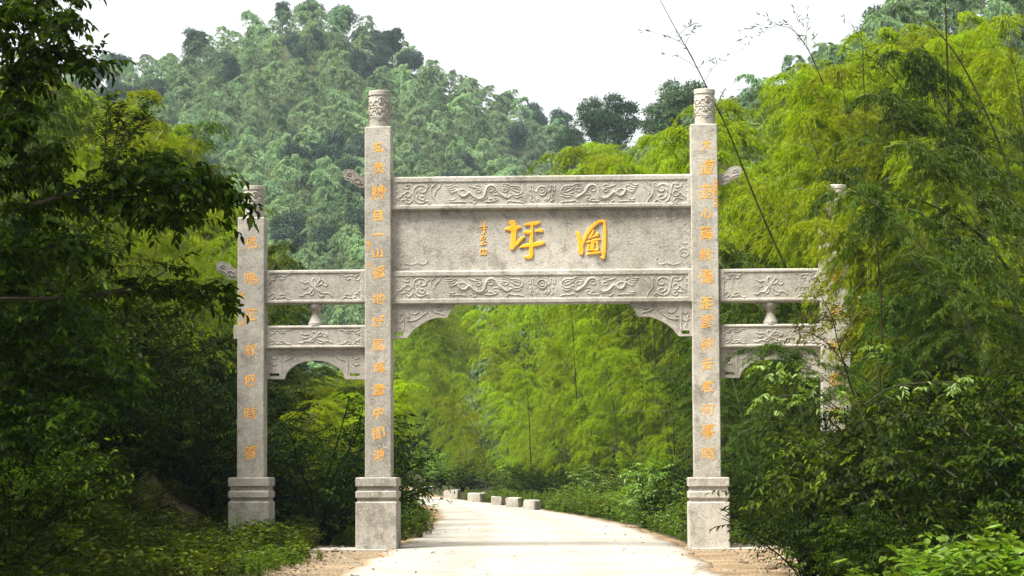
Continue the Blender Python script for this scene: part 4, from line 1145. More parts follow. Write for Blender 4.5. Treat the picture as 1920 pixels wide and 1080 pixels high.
for k_ in range(900):
    if rng.random() < .5: y = rng.uniform(146, 178); px = rng.uniform(690, 900)
    else: y = rng.uniform(88, 128); px = rng.uniform(560, 775)
    x = (px - 960) / F * y
    if xl(y) - 2.2 < x < xr(y) + 2.2 or n >= 46 or not free(x, y, 2.2): continue
    z = float(ground(x, y)); H = float(topz(px, y, TOP1)) - z
    if y < 130: H = min(H, 5 + 3 * rng.random())
    H = min(H * rng.uniform(.8, 1), 14)
    if H < 2.6: continue
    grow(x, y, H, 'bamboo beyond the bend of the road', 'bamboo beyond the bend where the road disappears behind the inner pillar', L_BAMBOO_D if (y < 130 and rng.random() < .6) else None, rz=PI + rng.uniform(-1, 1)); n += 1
# left of the road, behind the outer bay
TOP2 = [(-100, 30), (0, 90), (130, 135), (255, 160), (285, 290), (330, 345), (430, 380), (445, 470), (500, 640), (560, 690), (680, 690), (760, 760)]
n = 0; placed = []
for k_ in range(1500):
    y = rng.uniform(50, 84); x = rng.uniform(-.235, -.055) * y
    if x > xl(y) - 2.0 or n >= 84: continue
    px = 960 + x / y * F
    if not free(x, y, 1.5): continue
    z = float(ground(x, y)); H = (float(topz(px, y, TOP2)) - z) * rng.uniform(.82, 1.04)
    if H < 1.6: continue
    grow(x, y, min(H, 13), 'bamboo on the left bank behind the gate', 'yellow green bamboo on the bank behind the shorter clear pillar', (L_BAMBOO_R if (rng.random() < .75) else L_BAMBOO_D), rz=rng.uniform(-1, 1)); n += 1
# right of the road behind the gate
TOP3 = [(1200, 560), (1300, 470), (1350, 350), (1385, 240), (1415, 90), (1500, 40), (1560, 30), (1640, -15), (1700, -40), (1800, -80), (2000, -160)]
n = 0; placed = []
for k_ in range(1500):
    y = rng.uniform(50, 76); x = rng.uniform(.085, .225) * y
    if x < xr(y) + 2.0 or n >= 122: continue
    px = 960 + x / y * F
    if not free(x, y, 1.25): continue
    z = float(ground(x, y)); H = (float(topz(px, y, TOP3)) - z) * rng.uniform(.62, 1)
    if H < 1.8: continue
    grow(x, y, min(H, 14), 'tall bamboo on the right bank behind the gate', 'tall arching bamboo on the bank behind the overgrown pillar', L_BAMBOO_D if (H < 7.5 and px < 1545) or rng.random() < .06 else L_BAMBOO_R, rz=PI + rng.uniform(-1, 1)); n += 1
# in front of the overgrown pillar
for i, (px, Yb, H, rz, v, mt) in enumerate([(1745, 41.5, 6.5, PI, 1, L_BAMBOO_R), (1728, 42.0, 6.3, PI + .1, 2, L_BAMBOO_R), (1820, 41, 6.9, PI - .3, 3, L_BAMBOO_R), (1880, 40.5, 6.8, PI + .3, 4, L_BAMBOO_D), (1700, 42.5, 5.9, PI - .2, 0, L_BAMBOO_R), (1750, 42.5, 6.2, PI + .4, 2, L_BAMBOO_D),
                               (1950, 40, 7.4, PI, 1, L_BAMBOO_D), (1840, 43.5, 7.6, PI + .2, 5, L_BAMBOO_R), (1690, 38.5, 4.0, PI, 4, L_BAMBOO_D), (1800, 38, 4.6, PI, 0, L_BAMBOO_D), (1900, 37.5, 5.2, PI, 3, L_BAMBOO_D), (1660, 47.5, 6.0, PI, 5, L_BAMBOO_D), (1710, 46, 7.5, PI, 2, L_BAMBOO_D), (1820, 47, 9, PI, 3, L_BAMBOO_R), (1910, 46, 9, PI, 1, L_BAMBOO_D)]):
    p = P(px, 900, Yb); grow(p.x, Yb, H, 'bamboo leaning over the overgrown pillar', 'bamboo drooping in front of and beside the overgrown outer pillar', mt, rz=rz, v=v)

for px, Yb, H, v, k_ in ((1765, 43.0, 7.3, 4, .8),):
    e = grow((px - 960) / F * Yb, Yb, H, None, None, L_BAMBOO_R, rz=PI, v=v); e.scale = (e.scale[0] * k_, e.scale[1] * k_, e.scale[2])
    e['label'] = 'olive bamboo arching over so that its tip hides the cap of the overgrown pillar'
for i, (px, Yb, ty) in enumerate([(1128, 92, 292), (1165, 90, 262), (1205, 94, 236), (1240, 90, 222), (1275, 93, 205), (1310, 90, 215), (1150, 97, 270), (1190, 86, 270), (1225, 84, 262), (1265, 86, 240), (1300, 84, 250), (1335, 88, 240), (1350, 84, 300)]):
    x = (px + 40 - 960) / F * Yb; z = float(ground(x, Yb))
    grow(x, Yb, (HORIZON - ty) / F * Yb + EYE - z, None, None, None, rz=PI + .5 * math.sin(i * 2.3), v=i % 6)
# bare and leaning culms that show as dark lines
def culm(pxs, Y, r, label, twigs=0, mat=CULM_DARK, name='bare_culm'):
    pp = np.array([P(a, b, Y + (i * .25)) for i, (a, b) in enumerate(pxs)])
    t = np.linspace(0, 1, len(pp)); tt = np.linspace(0, 1, 20)
    sm = np.stack([np.interp(tt, t, pp[:, c]) for c in range(3)], -1)
    for _ in range(3): sm[1:-1] = (sm[:-2] + 2 * sm[1:-1] + sm[2:]) / 4
    lst = [tube_arrays(sm, r * (1 - tt * .75), 7)]
    rg = np.random.default_rng(int(pxs[0][0]))
    tw = []
    for k in range(twigs):
        i = rg.integers(7, 19); d = unit(rg.normal(0, 1, 3) * np.array([1, .6, .5]) + (sm[i] - sm[i - 1]) / np.linalg.norm(sm[i] - sm[i - 1]) * 1.2); Lk = rg.uniform(.4, 1.4)
        tw.append((sm[i], d, Lk)); s = np.linspace(0, 1, 5)[:, None]
        lst.append(tube_arrays(sm[i] + d * Lk * s - UP * .25 * Lk * s ** 2, r * .28 * (1 - s[:, 0] * .7), 3))
    e = empty(name, tuple(pp[0])); tag(e, label, 'bamboo culm')
    V, Fq = join_arrays(lst); obj('culm', mesh('culm', V - pp[0], Fq, mat, smooth=True), e)
    if tw:
        p0 = []; dd = []
        for a, d, Lk in tw:
            for j in range(7):
                s = rg.uniform(.3, 1); p0.append(a + d * Lk * s - UP * .25 * Lk * s * s); dd.append(d + rg.normal(0, .6, 3) - UP * .3)
        p0 = np.array(p0) - pp[0]; N = len(p0)
        V, Fq, tint = leaf_quads(p0, np.array(dd), unit(rg.normal(0, 1, (N, 3))), .16 * rg.uniform(.6, 1.2, N), .028, False, rg)
        obj('foliage', mesh('foliage', V, Fq, L_BAMBOO_D, tint=tint), e)
    return e
culm([(1475, 505), (1440, 430), (1400, 335), (1365, 240), (1335, 185), (1300, 110), (1270, 62), (1238, 0)], 47.5, .024, 'dark leaning culm crossing behind the pale pillar, its bare tip against the sky', 10)
culm([(1890, 505), (1850, 450), (1790, 405), (1720, 372), (1650, 352)], 40, .032, 'thick dark culm arching over towards the overgrown pillar')
culm([(1905, 360), (1870, 260), (1840, 190), (1800, 110), (1760, 60), (1730, 30)], 49, .03, 'dark culm bending under the top edge of the picture', 4)
culm([(1745, 270), (1720, 215), (1690, 160), (1650, 120), (1620, 100)], 50, .022, 'thin dark culm sloping through the yellow bamboo', 8)
culm([(1625, 330), (1623, 240), (1618, 110), (1615, 60)], 49, .022, 'straight thin culm rising through the middle of the yellow bamboo', 6)
culm([(1779, 300), (1777, 150), (1773, 20), (1770, -60)], 50, .03, 'upright dark trunk in the yellow bamboo near the top', 6)
culm([(1545, 160), (1520, 100), (1490, 55), (1445, 42)], 49, .014, 'slender bamboo tip nodding against the white sky', 12)
culm([(1645, 800), (1655, 600), (1640, 400), (1640, 360)], 37, .022, 'thin green culm standing among the shrubs', 8)
culm([(1530, 560), (1500, 520), (1530, 640), (1560, 700)][:2] + [(1480, 470)], 52, .02, 'short dark culm above the side beam', 3)
culm([(1300, 772), (1230, 770), (1160, 771), (1100, 780)], 70, .008, 'pale dead culm hanging level across the grove', 0, CULM)
for px, a, b, Yv in ((1197, 700, 590, 78), (1225, 720, 585, 80), (1243, 750, 590, 77), (1256, 775, 590, 76), (1072, 690, 575, 84), (990, 880, 720, 86)):
    culm([(px + 9, b + (a - b) * 1.5), (px + 3, (a + b) / 2), (px - 1, b + 10), (px - 12, b - 50)], Yv, .022, 'straight dark culm in the grove, %s' % {1197: 'left of a group of three under the bracket', 1225: 'second of the group under the bracket', 1243: 'third of the group under the bracket', 1256: 'thickest one beside the pale pillar', 1072: 'alone in the middle of the opening', 990: 'low and leaning above the kerb stones'}[px])

# ------------------------------------------------------------------ shrubs
SH = [shrub_mesh(500 + i, H=[1.9, 2.2, 1.6, 2.0][i], R=[1.3, 1.1, 1.4, 1.2][i], stems=26, per=12, k=9, leaf=[(.085, .04), (.10, .05), (.075, .032), (.12, .05)][i], Ls=.42) for i in range(4)]
sfirst = {}
def bush_label(x, y, H, mat):
    px = 960 + x / y * F
    size = 'low' if H < 1.7 else ('tall' if H > 2.6 else 'waist high')
    look = {L_DARK.name: 'dark', L_BRIGHT.name: 'yellow green'}.get((mat or L_SHRUB).name, 'glossy')
    if y < 40 and px > 1300: pl = 'bare verge' if px < 1560 else 'reddish sapling' if px < 1650 else 'upright thin culm' if px < 1760 else 'bright herbs' if px < 1860 else 'outer picture edge'; pl = 'in the right thicket near the ' + pl
    elif px > 1300: pl = 'behind the pale pillar' if px < 1420 else 'seen under the far side arch' if px < 1540 else 'behind the overgrown pillar' if px < 1700 else 'in the dark beyond the thicket'
    elif y > 66: pl = 'where the road disappears' if px < 800 else 'behind the long low block' if px < 900 else 'behind the last kerb stones' if px < 1020 else 'above the flowering weeds' if px < 1180 else 'at the foot of the grove near the pale pillar'
    elif y > 47.3: pl = 'behind the near dark trees' if px < 250 else 'beyond the bank left of the short pillar' if px < 440 else 'inside the narrow bay near the short pillar' if px < 580 else 'inside the narrow bay near the tall pillar' if px < 690 else 'just past the tall inner pillar'
    else: pl = 'on the bank at the dark picture edge' if px < 100 else 'on the bank under the near tree' if px < 230 else 'on the bank above the bare soil' if px < 340 else 'on the bank beside the short pillar'
    gr = 'shrubs of the right thicket' if px > 1300 else 'shrubs past the gate along the road' if y > 66 else 'shrubs on the left bank' if px < 440 else 'shrubs behind the left bay'
    return '%s %s shrub %s' % (size, look, pl), gr
def bush(x, y, H, group, label, mat=None, v=None, name='shrub', wide=1.0, z=None):
    if group: label, group = bush_label(x, y, H, mat)
    v = int(rng.integers(0, 4)) if v is None else v
    s = H / [1.9, 2.2, 1.6, 2.0][v]; z = float(ground(x, y)) - .03 if z is None else z
    rz = rng.uniform(0, 6.28)
    if v not in sfirst:
        e = plant(name, [('stems', SH[v][0]), ('foliage', SH[v][1])], (x, y, z), rz, (s * wide, s * wide, s), label, 'shrub', group); sfirst[v] = e
        if mat: d = e.children[1]; d.material_slots[0].link = 'OBJECT'; d.material_slots[0].material = mat
    else: e = again(sfirst[v], (x, y, z), rz, (s * wide, s * wide, s), label, mat or L_SHRUB, group)
    return e
placed = []; n = 0
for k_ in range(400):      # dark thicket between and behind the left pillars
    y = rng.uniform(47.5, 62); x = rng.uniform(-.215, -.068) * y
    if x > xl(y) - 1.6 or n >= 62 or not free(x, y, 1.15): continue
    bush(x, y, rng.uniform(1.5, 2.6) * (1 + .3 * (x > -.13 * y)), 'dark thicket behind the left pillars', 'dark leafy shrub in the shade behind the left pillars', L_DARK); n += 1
n = 0
for k_ in range(400):      # bank left of the gate
    y = rng.uniform(42.5, 47); x = rng.uniform(-.225, -.131) * y
    if 225 < 960 + x / y * F < 440 and y < 46: continue
    if n >= 26 or not free(x, y, 1.1): continue
    bush(x, y, rng.uniform(1.2, 2.1), 'glossy shrubs on the left bank', 'glossy dark green shrub on the left bank beside the outer pillar', None); n += 1
n = 0; placed = []
for k_ in range(900):      # foot of the grove behind the kerb stones
    y = rng.uniform(68, 138); x = xr(y) + rng.uniform(1.8, 5.5); px = 960 + x / y * F
    if n >= 44 or px > 1420 or px < 740 or not free(x, y, 1.6): continue
    bush(x, y, rng.uniform(1.2, 2.3), 'undergrowth at the foot of the grove', 'dark shrub at the foot of the bamboo grove behind the road edge', L_DARK if rng.random() < .2 else (L_SHRUB if rng.random() < .6 else L_BRIGHT), wide=1.2); n += 1
n = 0
for k_ in range(900):      # both sides of the bend
    if rng.random() < .5: y = rng.uniform(92, 140); x = xl(y) - rng.uniform(2.6, 6.5)
    else: y = rng.uniform(142, 180); x = rng.uniform(-.075, -.025) * y
    if xl(y) - 1.2 < x < xr(y) + 1.2 or n >= 44 or not free(x, y, 1.8): continue
    bush(x, y, rng.uniform(1.8, 3.4), 'shrubs where the road disappears', 'shrub at the bend where the road disappears behind the tall inner pillar', L_DARK if rng.random() < .5 else L_SHRUB, wide=1.3); n += 1
n = 0
for k_ in range(900):      # right bank behind the pale pillar
    y = rng.uniform(48, 66); x = xr(y) + rng.uniform(2.0, 9); px = 960 + x / y * F
    if n >= 36 or not free(x, y, 1.2): continue
    bush(x, y, rng.uniform(1.5, 2.8), 'thicket behind the right pillars', 'dark shrub in the thicket behind the right pillars', L_DARK if rng.random() < .7 else L_SHRUB, wide=1.1); n += 1
p = P(1215, 860, 60); bush(p.x, 60, 1.9, None, 'yellow green shrub with drooping shoots near the pale pillar', L_BRIGHT, 3)
# near right mass of broad leaves
n = 0; placed = []
NR = [(1510, 32, 1.7), (1560, 34, 2.3), (1600, 30, 1.9), (1640, 35, 2.7), (1680, 31, 2.3), (1730, 34, 2.7), (1770, 29, 2.0), (1810, 33, 2.7), (1860, 31, 2.4), (1900, 34, 3.0), (1930, 29, 2.2), (1540, 37, 2.2), (1610, 38, 2.9), (1700, 38, 3.1), (1780, 37.5, 3.2), (1870, 37, 3.2), (1950, 35, 3.2), (1660, 27, 1.2), (1740, 26, 1.2), (1830, 26, 1.4), (1900, 25.5, 1.4), (1580, 28, 1.2), (1530, 36.5, 1.5)]
for px, Yb, H in NR:
    p = P(px, 1000, Yb)
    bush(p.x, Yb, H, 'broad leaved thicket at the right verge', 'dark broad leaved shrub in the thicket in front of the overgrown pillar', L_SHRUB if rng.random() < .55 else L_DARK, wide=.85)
def branchy(name, label, cat, stemspx, Y0, leaf, mat, spray=.32, dens=9, k=9, thick=.018, droop=.5, seed=0, jit=.22, group=None, depth=.5):
    """branches traced in the photo, built at their own distance with leafy sprays round them"""
    rg = np.random.default_rng(seed); tubes = []; P0 = []; D0 = []
    for st in stemspx:
        pts_ = st[0]; Yb = Y0 + st[1]
        pp = np.array([P(a, b, Yb + depth * math.sin(i * 1.3 + st[1])) for i, (a, b) in enumerate(pts_)])
        t = np.linspace(0, 1, len(pp)); tt = np.linspace(0, 1, 6 * len(pp)); c = np.stack([np.interp(tt, t, pp[:, q_]) for q_ in range(3)], -1)
        for _ in range(4): c[1:-1] = (c[:-2] + 2 * c[1:-1] + c[2:]) / 4
        tubes.append(tube_arrays(c, thick * (1 - tt * .7), 5))
        Ln = np.linalg.norm(np.diff(c, axis=0), axis=1).sum(); m_ = int(Ln * dens * st[2]) + 2
        s = rg.uniform(st[3] if len(st) > 3 else .1, 1, m_)
        q_ = np.stack([np.interp(s, tt, c[:, w_]) for w_ in range(3)], -1); q2 = np.stack([np.interp(s + .03, tt, c[:, w_]) for w_ in range(3)], -1)
        tan = unit(q2 - q_ + 1e-6)
        d = unit(tan * .7 + rnd_dir(rg, m_) * np.array([1, 1, .55]) + UP * .1)
        P0.append(q_ + rg.normal(0, jit * .25, (m_, 3))); D0.append(d)
    P0 = np.concatenate(P0); D0 = np.concatenate(D0)
    V, Fq, tint, tw = sprays(rg, P0, D0, spray * rg.uniform(.5, 1.3, len(P0)), k, leaf, droop, twig=.003)
    o0 = np.array(P0[0]); e = empty(name, tuple(o0)); tag(e, label, cat, group)
    Vt, Ft = join_arrays(tubes + tw)
    obj('limb', mesh('limb', Vt - o0, Ft, BARK, smooth=True), e); obj('foliage', mesh('foliage', V - o0, Fq, mat, tint=tint), e)
    return e
branchy('sapling', 'reddish brown leaved sapling rising in front of the overgrown pillar', 'sapling',
        [([(1625, 800), (1600, 740), (1575, 660), (1560, 590), (1530, 540)], 0, 1, .35), ([(1590, 690), (1550, 640), (1510, 620), (1485, 630)], .2, 1.2), ([(1575, 650), (1600, 600), (1620, 580)], -.2, 1), ([(1560, 600), (1535, 600), (1520, 610)], .1, 1.2)], 36, (.085, .036), L_RED, spray=.26, dens=10, k=7, thick=.016, seed=31)
branchy('sapling', 'bright leaved sapling reaching over the lower side beam', 'sapling',
        [([(1650, 860), (1600, 790), (1540, 740), (1480, 700), (1425, 690)], 0, 1.2, .3), ([(1600, 790), (1520, 740), (1450, 745), (1400, 775)], .3, 1.2, .3), ([(1640, 700), (1650, 660), (1640, 640)], 0, 1), ([(1620, 760), (1660, 730), (1700, 720), (1780, 715), (1830, 725)], -.3, 1.2, .2)], 34, (.10, .042), L_BRIGHT, spray=.26, dens=8, k=8, thick=.014, seed=32)
branchy('leaning_bush', 'bush with bright drooping leaf tips hanging over the bare soil at the verge', 'bush',
        [([(1600, 1000), (1540, 900), (1500, 870), (1455, 900), (1430, 950)], 0, 1.6, .25), ([(1620, 980), (1560, 860), (1515, 830), (1475, 860)], .4, 1.5, .3), ([(1650, 960), (1580, 880), (1560, 860), (1530, 930)], -.3, 1.5, .3), ([(1700, 1000), (1650, 900), (1600, 930), (1570, 980)], -.5, 1.5, .3), ([(1760, 950), (1700, 860), (1660, 880), (1640, 930)], -.4, 1.2, .3)], 30, (.095, .042), L_SHRUB, spray=.34, dens=12, k=9, thick=.016, seed=33)
branchy('leaning_bush', 'dark bush with lit leaf clusters in the middle of the right thicket', 'bush',
        [([(1800, 900), (1740, 860), (1680, 850), (1645, 870)], 0, 1.3, .2), ([(1850, 850), (1780, 780), (1700, 770), (1640, 800)], .3, 1.2, .2), ([(1900, 800), (1860, 760), (1850, 745), (1870, 760)], 0, 1.4, .2), ([(1960, 880), (1900, 830), (1860, 840), (1830, 870)], -.3, 1.2, .2)], 29, (.09, .042), L_SHRUB, spray=.3, dens=10, k=9, thick=.014, seed=34)
# bright leafy herbs at the very front right
hb_ = weed_mesh(600, H=.75, n=22, k=12, leaf=(.13, .075), R=.40, mat=L_BRIGHT)
hf = None
for i, (px, py, Yb) in enumerate([(1730, 1010, 24.5), (1790, 1005, 24), (1850, 1000, 24.6), (1910, 1000, 24), (1690, 1045, 23.6), (1760, 1040, 23), (1830, 1035, 23.2), (1895, 1035, 23), (1620, 1055, 24.5)]):
    p = P(px, py, Yb); loc = (p.x, Yb, p.z - .62)
    if hf is None: hf = plant('leafy_herb', [('stems', hb_[0]), ('foliage', hb_[1])], loc, i, 1, 'bright green broad leaved herb in the bottom corner of the right thicket', 'herb', 'bright herbs in the bottom right corner')
    else: again(hf, loc, i * 1.3, rng.uniform(.85, 1.15))

# ------------------------------------------------------------------ near left tree
def T(*a): return list(a)
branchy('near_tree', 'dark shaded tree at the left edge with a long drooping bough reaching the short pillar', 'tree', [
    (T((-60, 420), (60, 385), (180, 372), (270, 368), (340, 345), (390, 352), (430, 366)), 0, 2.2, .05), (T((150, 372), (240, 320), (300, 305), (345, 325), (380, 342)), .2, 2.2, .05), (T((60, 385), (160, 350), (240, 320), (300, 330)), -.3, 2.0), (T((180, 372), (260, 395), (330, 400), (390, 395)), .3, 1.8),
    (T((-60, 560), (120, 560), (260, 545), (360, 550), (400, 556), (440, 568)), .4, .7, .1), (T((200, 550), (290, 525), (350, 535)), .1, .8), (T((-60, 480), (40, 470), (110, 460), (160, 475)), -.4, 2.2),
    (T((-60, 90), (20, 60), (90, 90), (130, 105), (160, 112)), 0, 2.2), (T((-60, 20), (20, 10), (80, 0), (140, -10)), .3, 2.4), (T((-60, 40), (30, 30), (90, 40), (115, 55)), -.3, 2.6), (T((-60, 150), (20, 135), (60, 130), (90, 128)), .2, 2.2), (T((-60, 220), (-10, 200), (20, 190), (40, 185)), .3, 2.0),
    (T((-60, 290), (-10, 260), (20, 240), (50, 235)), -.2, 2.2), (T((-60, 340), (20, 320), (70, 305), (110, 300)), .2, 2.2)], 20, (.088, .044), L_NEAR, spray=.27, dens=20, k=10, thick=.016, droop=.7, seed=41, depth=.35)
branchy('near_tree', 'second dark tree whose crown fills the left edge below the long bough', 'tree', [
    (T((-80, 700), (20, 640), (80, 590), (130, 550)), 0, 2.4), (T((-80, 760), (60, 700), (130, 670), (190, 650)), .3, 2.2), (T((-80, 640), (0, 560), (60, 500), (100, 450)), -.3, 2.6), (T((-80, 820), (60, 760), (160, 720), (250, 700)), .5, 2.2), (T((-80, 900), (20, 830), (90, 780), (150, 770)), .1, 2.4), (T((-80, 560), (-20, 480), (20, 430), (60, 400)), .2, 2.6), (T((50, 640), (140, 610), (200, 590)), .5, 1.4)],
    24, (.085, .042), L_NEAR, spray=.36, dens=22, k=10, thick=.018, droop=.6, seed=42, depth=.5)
branchy('upright_shoot', 'dark upright leafy shoots standing out against the paler slope', 'shrub', [
    (T((210, 330), (230, 260), (255, 215), (278, 188)), 0, 2.0, .15), (T((195, 330), (198, 260), (200, 210), (205, 180)), .1, 2.0, .1), (T((215, 300), (245, 255), (265, 230), (272, 215)), -.1, 2, .1), (T((200, 320), (215, 270), (222, 230), (225, 205)), .1, 2, .1)], 44, (.10, .05), L_SHRUB, spray=.22, dens=16, k=7, thick=.02, droop=.2, seed=43, depth=.1)
placed = []; n = 0
for px, Yb, H in [(20, 30, 2.2), (70, 33, 2.4), (130, 39, 2.2), (-20, 34, 3.4), (180, 42, 2.2), (230, 42, 2.2), (60, 38, 3.2), (0, 26, 1.6), (100, 41, 3.2), (160, 43.5, 3.0), (-30, 38, 4.2), (300, 46.5, 2.6), (350, 46.5, 2.4), (395, 47, 2.2), (250, 46, 2.6), (20, 42, 4.0), (120, 44, 4.0), (210, 46, 3.4), (300, 47, 3.0), (390, 48, 2.6), (430, 49, 2.4)]:
    x = (px - 960) / F * Yb
    bush(x, Yb, H, 'shrubs filling the left bank', 'dark broad leaved shrub on the bank in front of the left grove', L_DARK if rng.random() < .5 else L_SHRUB, wide=.9)

# ------------------------------------------------------------------ weeds, grass and litter
WD_ = None
WD = [weed_mesh(700 + i, H=[.5, .38, .6, .3][i], n=[16, 20, 14, 18][i], k=12, leaf=[(.075, .032), (.055, .03), (.09, .03), (.05, .028)][i], R=[.25, .3, .22, .28][i], flowers=[0, 7, 0, 5][i]) for i in range(4)]
GR = [grass_mesh(720, 80, .32, .25), grass_mesh(721, 60, .22, .3)]
wf = {}
WU = [weed_mesh(740 + i, H=[.5, .4, .62, .34][i], n=[13, 15, 12, 14][i], k=11, leaf=[(.10, .055), (.08, .05), (.12, .045), (.07, .045)][i], R=.32, mat=L_UNDER) for i in range(4)]
for w_ in WU:
    w_[1].materials[0] = L_UNDER; w_[0].materials[0] = L_UNDER
wu = {}
def under(x, y, s, label, group, v):
    z = float(ground(x, y))
    if v not in wu:
        wu[v] = plant('weed_clump', [('stems', WU[v][0]), ('foliage', WU[v][1])], (x, y, z), 1, s, label, 'weed', group); return wu[v]
    return again(wu[v], (x, y, z), rng.uniform(0, 6), s, label, None, group)
def weed(x, y, s, label, group, v, mat=None):
    z = float(ground(x, y))
    if v not in wf:
        wf[v] = plant('weed_clump', [('stems', WD[v][0]), ('foliage', WD[v][1]), ('flower', WD[v][2])], (x, y, z), 1, s, label, 'weed', group)
        return wf[v]
    return again(wf[v], (x, y, z), rng.uniform(0, 6), s, label, mat or L_WEED, group)
for i, (px, Yb, s, v) in enumerate([(768, 53, 1.5, 0), (782, 55, 1.7, 2), (760, 56, 1.6, 1), (792, 58, 1.4, 0), (775, 60, 1.9, 2), (758, 51, 1.0, 3), (785, 52, 1.1, 1), (796, 54, 1.5, 2)]):
    x = (px - 960) / F * Yb; weed(x, Yb, s * .82, 'bright weed clump beside the inner pillar where the road bends', 'bright weeds by the inner left pillar', v, L_BRIGHT if i % 2 else None)
n = 0; placed = []
for k_ in range(1500):
    y = rng.uniform(50, 86); x = xr(y) + rng.uniform(.35, 2.2); px = 960 + x / y * F
    if n >= 120 or px > 1300 or not free(x, y, .42): continue
    weed(x, y, rng.uniform(.9, 1.7), 'bright weed on the right verge, ' + ('next to the last kerb stone' if px < 1060 else 'where the verge is narrowest' if px < 1120 else 'in the middle of the verge' if px < 1200 else 'beside the pale pillar plinth'), 'weeds along the right verge', int(rng.integers(0, 4)), L_BRIGHT if rng.random() < .35 else None); n += 1
n = 0
for k_ in range(1500):
    y = rng.uniform(33.5, 42); x = rng.uniform(-.215, -.088) * y
    if n >= 170 or x > xl(y) - 1.0 or not free(x, y, .34): continue
    px = 960 + x / y * F
    if 235 < px < 440 and y > 38.5 and rng.random() < .70: continue
    if x > -.165 * y and y < 39: weed(x, y, rng.uniform(.5, .9), 'bright green weed at the lower left corner of the bare verge', 'bright weeds in the lower left', int(rng.integers(0, 4)), L_BRIGHT if rng.random() < .3 else None)
    else: under(x, y, rng.uniform(.7, 1.2), 'dark olive weed %s' % ('at the dark picture edge' if px < 90 else 'under the near dark tree' if px < 180 else 'below the bare soil of the left bank' if px < 300 else 'on the slope near the short pillar' if px < 420 else 'in front of the short pillar plinth'), 'dark weeds on the left slope', int(rng.integers(0, 4)))
    n += 1
for i, (px, Yb, s, v) in enumerate([(455, 43, 1.1, 0), (480, 43.4, 1.2, 2), (500, 43, 1.0, 1), (440, 43, 1.3, 2), (520, 42.5, .8, 3), (470, 41.5, 1.0, 1), (535, 48.5, 1.1, 0), (570, 49, 1.0, 1), (610, 49, 1.1, 0), (640, 49.5, 1.1, 2), (595, 50, 1.2, 1), (550, 50, 1.2, 3), (655, 51, 1.2, 0), (620, 51, 1.2, 3), (580, 51, 1.3, 2), (575, 41, .5, 3), (600, 40.5, .45, 0)]):
    weed((px - 960) / F * Yb, Yb, s, 'weed growing at the foot of the left pillars', 'weeds between the left pillars', v)
gp = obj('grass_tuft', GR[0], None, (xl(40) - 1.5, 40, float(ground(xl(40) - 1.5, 40)))); tag(gp, 'tuft of grass at the edge of the bare verge', 'grass')
gp2 = obj('grass_tuft', GR[1], None, (xl(38) - 1.1, 38.2, float(ground(xl(38) - 1.1, 38.2)))); tag(gp2, 'short grass tuft nearest the road edge', 'grass')
cover = []
for k_ in range(9000):
    side = rng.random()
    if side < .5:
        y = rng.uniform(20, 49); x = xl(y) - 1.6 - rng.random() ** 1.1 * 8
        px = 960 + x / y * F
        if (225 < px < 440 and y > 38.5 and rng.random() < .78) or (waves(x, y, 1.6) > .3 and rng.random() < .6): continue
    elif side < .8:
        y = rng.uniform(22, 62); x = xr(y) + 2.2 + rng.random() * 7
        if y < 46 and x < xr(y) + 3.1: continue
    else:
        y = rng.uniform(47, 110); x = xl(y) - .6 - rng.random() * 6 if rng.random() < .5 else xr(y) + .4 + rng.random() * 4
    cover.append((x, y, float(ground(x, y)), rng.uniform(0, 6.28), rng.uniform(.45, 1.1), int(rng.choice([0, 1, 2, 3])) if (side < .8 and y < 62) else int(rng.choice([4, 5, 6, 7]))))
gn_scatter('ground_cover', [[c for c in wu[v].children] for v in range(4)] + [[c for c in wf[v].children] for v in range(4)], cover)

# unseen tall trees added outside the view to shade both sides
shade = [lobed_tree_mesh(800 + i, H=11, R=4.0, n=16000, leaf=(.22, .13), lobes=30, mat=L_DARK, squash=.8) for i in range(2)]
for i, (x, y, s, lb) in enumerate([(-7.7, 17, .95, 'tall dark tree added outside the frame to shade the near bough'), (-9.0, 24, 1.05, 'tall dark tree added on the left bank to shade the shrubs'), (-13.2, 32, 1.05, 'tall dark shade tree added out of view higher up the left bank'), (-14.5, 40, 1.15, 'tall dark shade tree added out of view at the top of the left bank'),
                                   (9.6, 24, 1.0, 'tall dark tree added outside the frame to shade the right thicket'), (11.5, 32, 1.05, 'tall dark shade tree added out of view behind the right thicket')]):
    plant('added_shade_tree', [('trunk', shade[i % 2][0]), ('crown', shade[i % 2][1])], (x, y, float(ground(x, y))), i * 1.7, s, lb, 'tree')

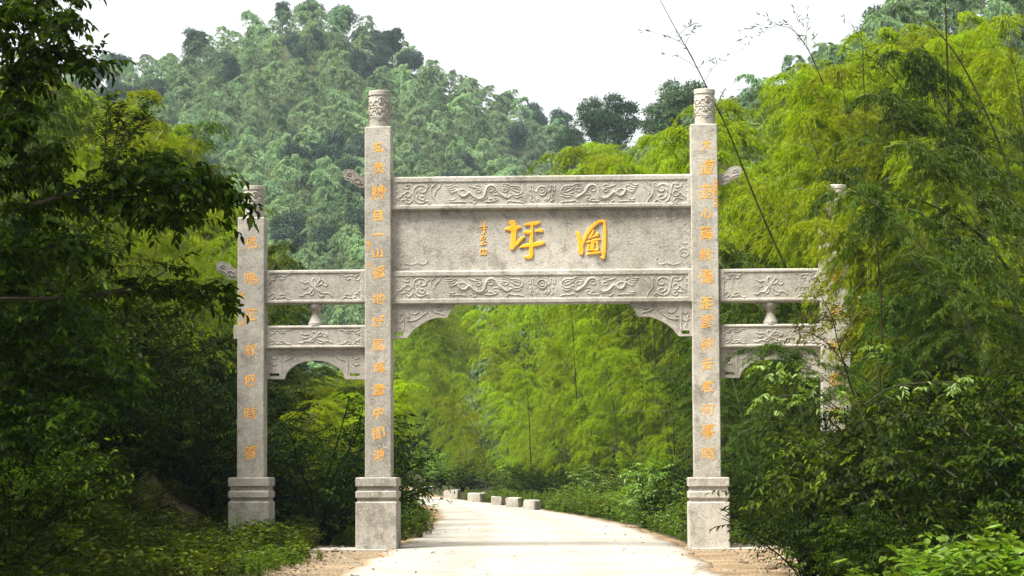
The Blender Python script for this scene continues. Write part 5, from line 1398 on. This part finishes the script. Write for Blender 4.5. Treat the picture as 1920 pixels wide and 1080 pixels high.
# stones, rubble and fallen leaves
def rock_mesh(seed, r=1.0):
    import bmesh
    bm = bmesh.new(); bmesh.ops.create_icosphere(bm, subdivisions=2, radius=r); rs = np.random.default_rng(seed)
    for v in bm.verts:
        n_ = v.co.normalized(); v.co *= 1 + .18 * math.sin(n_.x * 5 + seed) + .15 * math.sin(n_.y * 4 + seed * 2) + rs.normal(0, .04); v.co.z *= .62
    me = bpy.data.meshes.new('stone'); bm.to_mesh(me); bm.free(); return me
RK = simple_mat('pale_stone', (.34, .29, .21), (.55, .49, .38), 5, .9, .2, .5)
RKD = simple_mat('brown_stone', (.07, .05, .035), (.20, .15, .10), 7, .95, .1, .5)
rocks = [rock_mesh(i) for i in range(3)]
for me_ in rocks: me_.materials.append(RK)
for i, (px, py, Yb, r, lb) in enumerate([(335, 909, 42.6, .13, 'largest pale stone on the left bank'), (362, 900, 43, .09, 'small yellowish stone beside the largest one'), (345, 893, 43.4, .07, 'small pale stone uphill of the largest one'), (383, 898, 43, .10, 'brownish stone on the bank next to the outer pillar'), (310, 890, 43, .06, 'tiny pale stone at the upper edge of the bare soil'),
                                       (420, 955, 42, .08, 'pale stone by the outer plinth'), (410, 975, 41.6, .07, 'second pale stone by the outer plinth'), (627, 1031, 44.4, .07, 'dark lump of earth between the left plinths'), (667, 1048, 40.6, .035, 'small dark stone on the bare verge'),
                                       (1388, 1057, 38.5, .07, 'dark clod at the right road edge'), (1440, 1070, 36.2, .09, 'dark stone with a pale top in the soil'), (1420, 1042, 41.4, .06, 'clod behind the dark stone'), (1460, 1045, 40.6, .06, 'small stone near the hanging bush')]):
    x = (px - 960) / F * Yb; o = obj('stone', rocks[i % 3], None, (x, Yb, float(ground(x, Yb)) + r * .2), (0, 0, i)); o.scale = (r * 1.3, r, r)
    tag(o, lb, 'stone')
    if 'dark' in lb or 'clod' in lb: o.material_slots[0].link = 'OBJECT'; o.material_slots[0].material = RKD
rg = np.random.default_rng(77); lst = []
for k_ in range(7000):
    if rg.random() < .5: y = rg.uniform(34, 47); x = xl(y) - rg.uniform(.05, 1.9)
    else: y = rg.uniform(33, 47.5); x = xr(y) + rg.uniform(.05, 3.2)
    r = rg.uniform(.006, .022) * (1 + 1.5 * (rg.random() < .06)); z = float(ground(x, y))
    c = np.array([x, y, z]); v = c + np.array([[1, 0, 0], [-.5, .8, .1], [-.6, -.8, 0], [0.1, 0, .9]]) * r * rg.uniform(.6, 1.2, (4, 1))
    lst.append((v, np.array([[0, 1, 3], [1, 2, 3], [2, 0, 3]])))
tag(obj('gravel', mesh('gravel', *join_arrays(lst), simple_mat('gravel_stone', (.10, .08, .055), (.30, .26, .20), 30, .95, .1, .2))), kind='stuff')
N = 3600; y = rg.uniform(30, 50, N); sd = rg.random(N) < .8; x = np.where(sd, xl(y) - rg.uniform(.6, 6.0, N), xr(y) + rg.uniform(.6, 4.5, N))
p_ = np.stack([x, y, ground(x, y) + .012], -1); d_ = rg.normal(0, 1, (N, 3)) * np.array([1, 1, .25])
nr_ = 80; p_[:nr_, 1] = rg.uniform(33, 60, nr_); e_ = rg.random(nr_) ** 3 * 1.2 + .03; lr_ = rg.random(nr_) < .5
p_[:nr_, 0] = np.where(lr_, xl(p_[:nr_, 1]) + e_, xr(p_[:nr_, 1]) - e_); p_[:nr_, 2] = .062
V, Fq, ti = leaf_quads(p_, d_, unit(UP + rg.normal(0, .3, (N, 3))), .09 * rg.uniform(.6, 1.3, N), .04, True, rg)
L_DRY = leaf_mat('dry_leaf', (.10, .06, .03), (.36, .27, .16), .1, .05, .6, .1)
tag(obj('fallen_leaves', mesh('fallen_leaves', V, Fq, L_DRY, tint=ti)), kind='stuff')
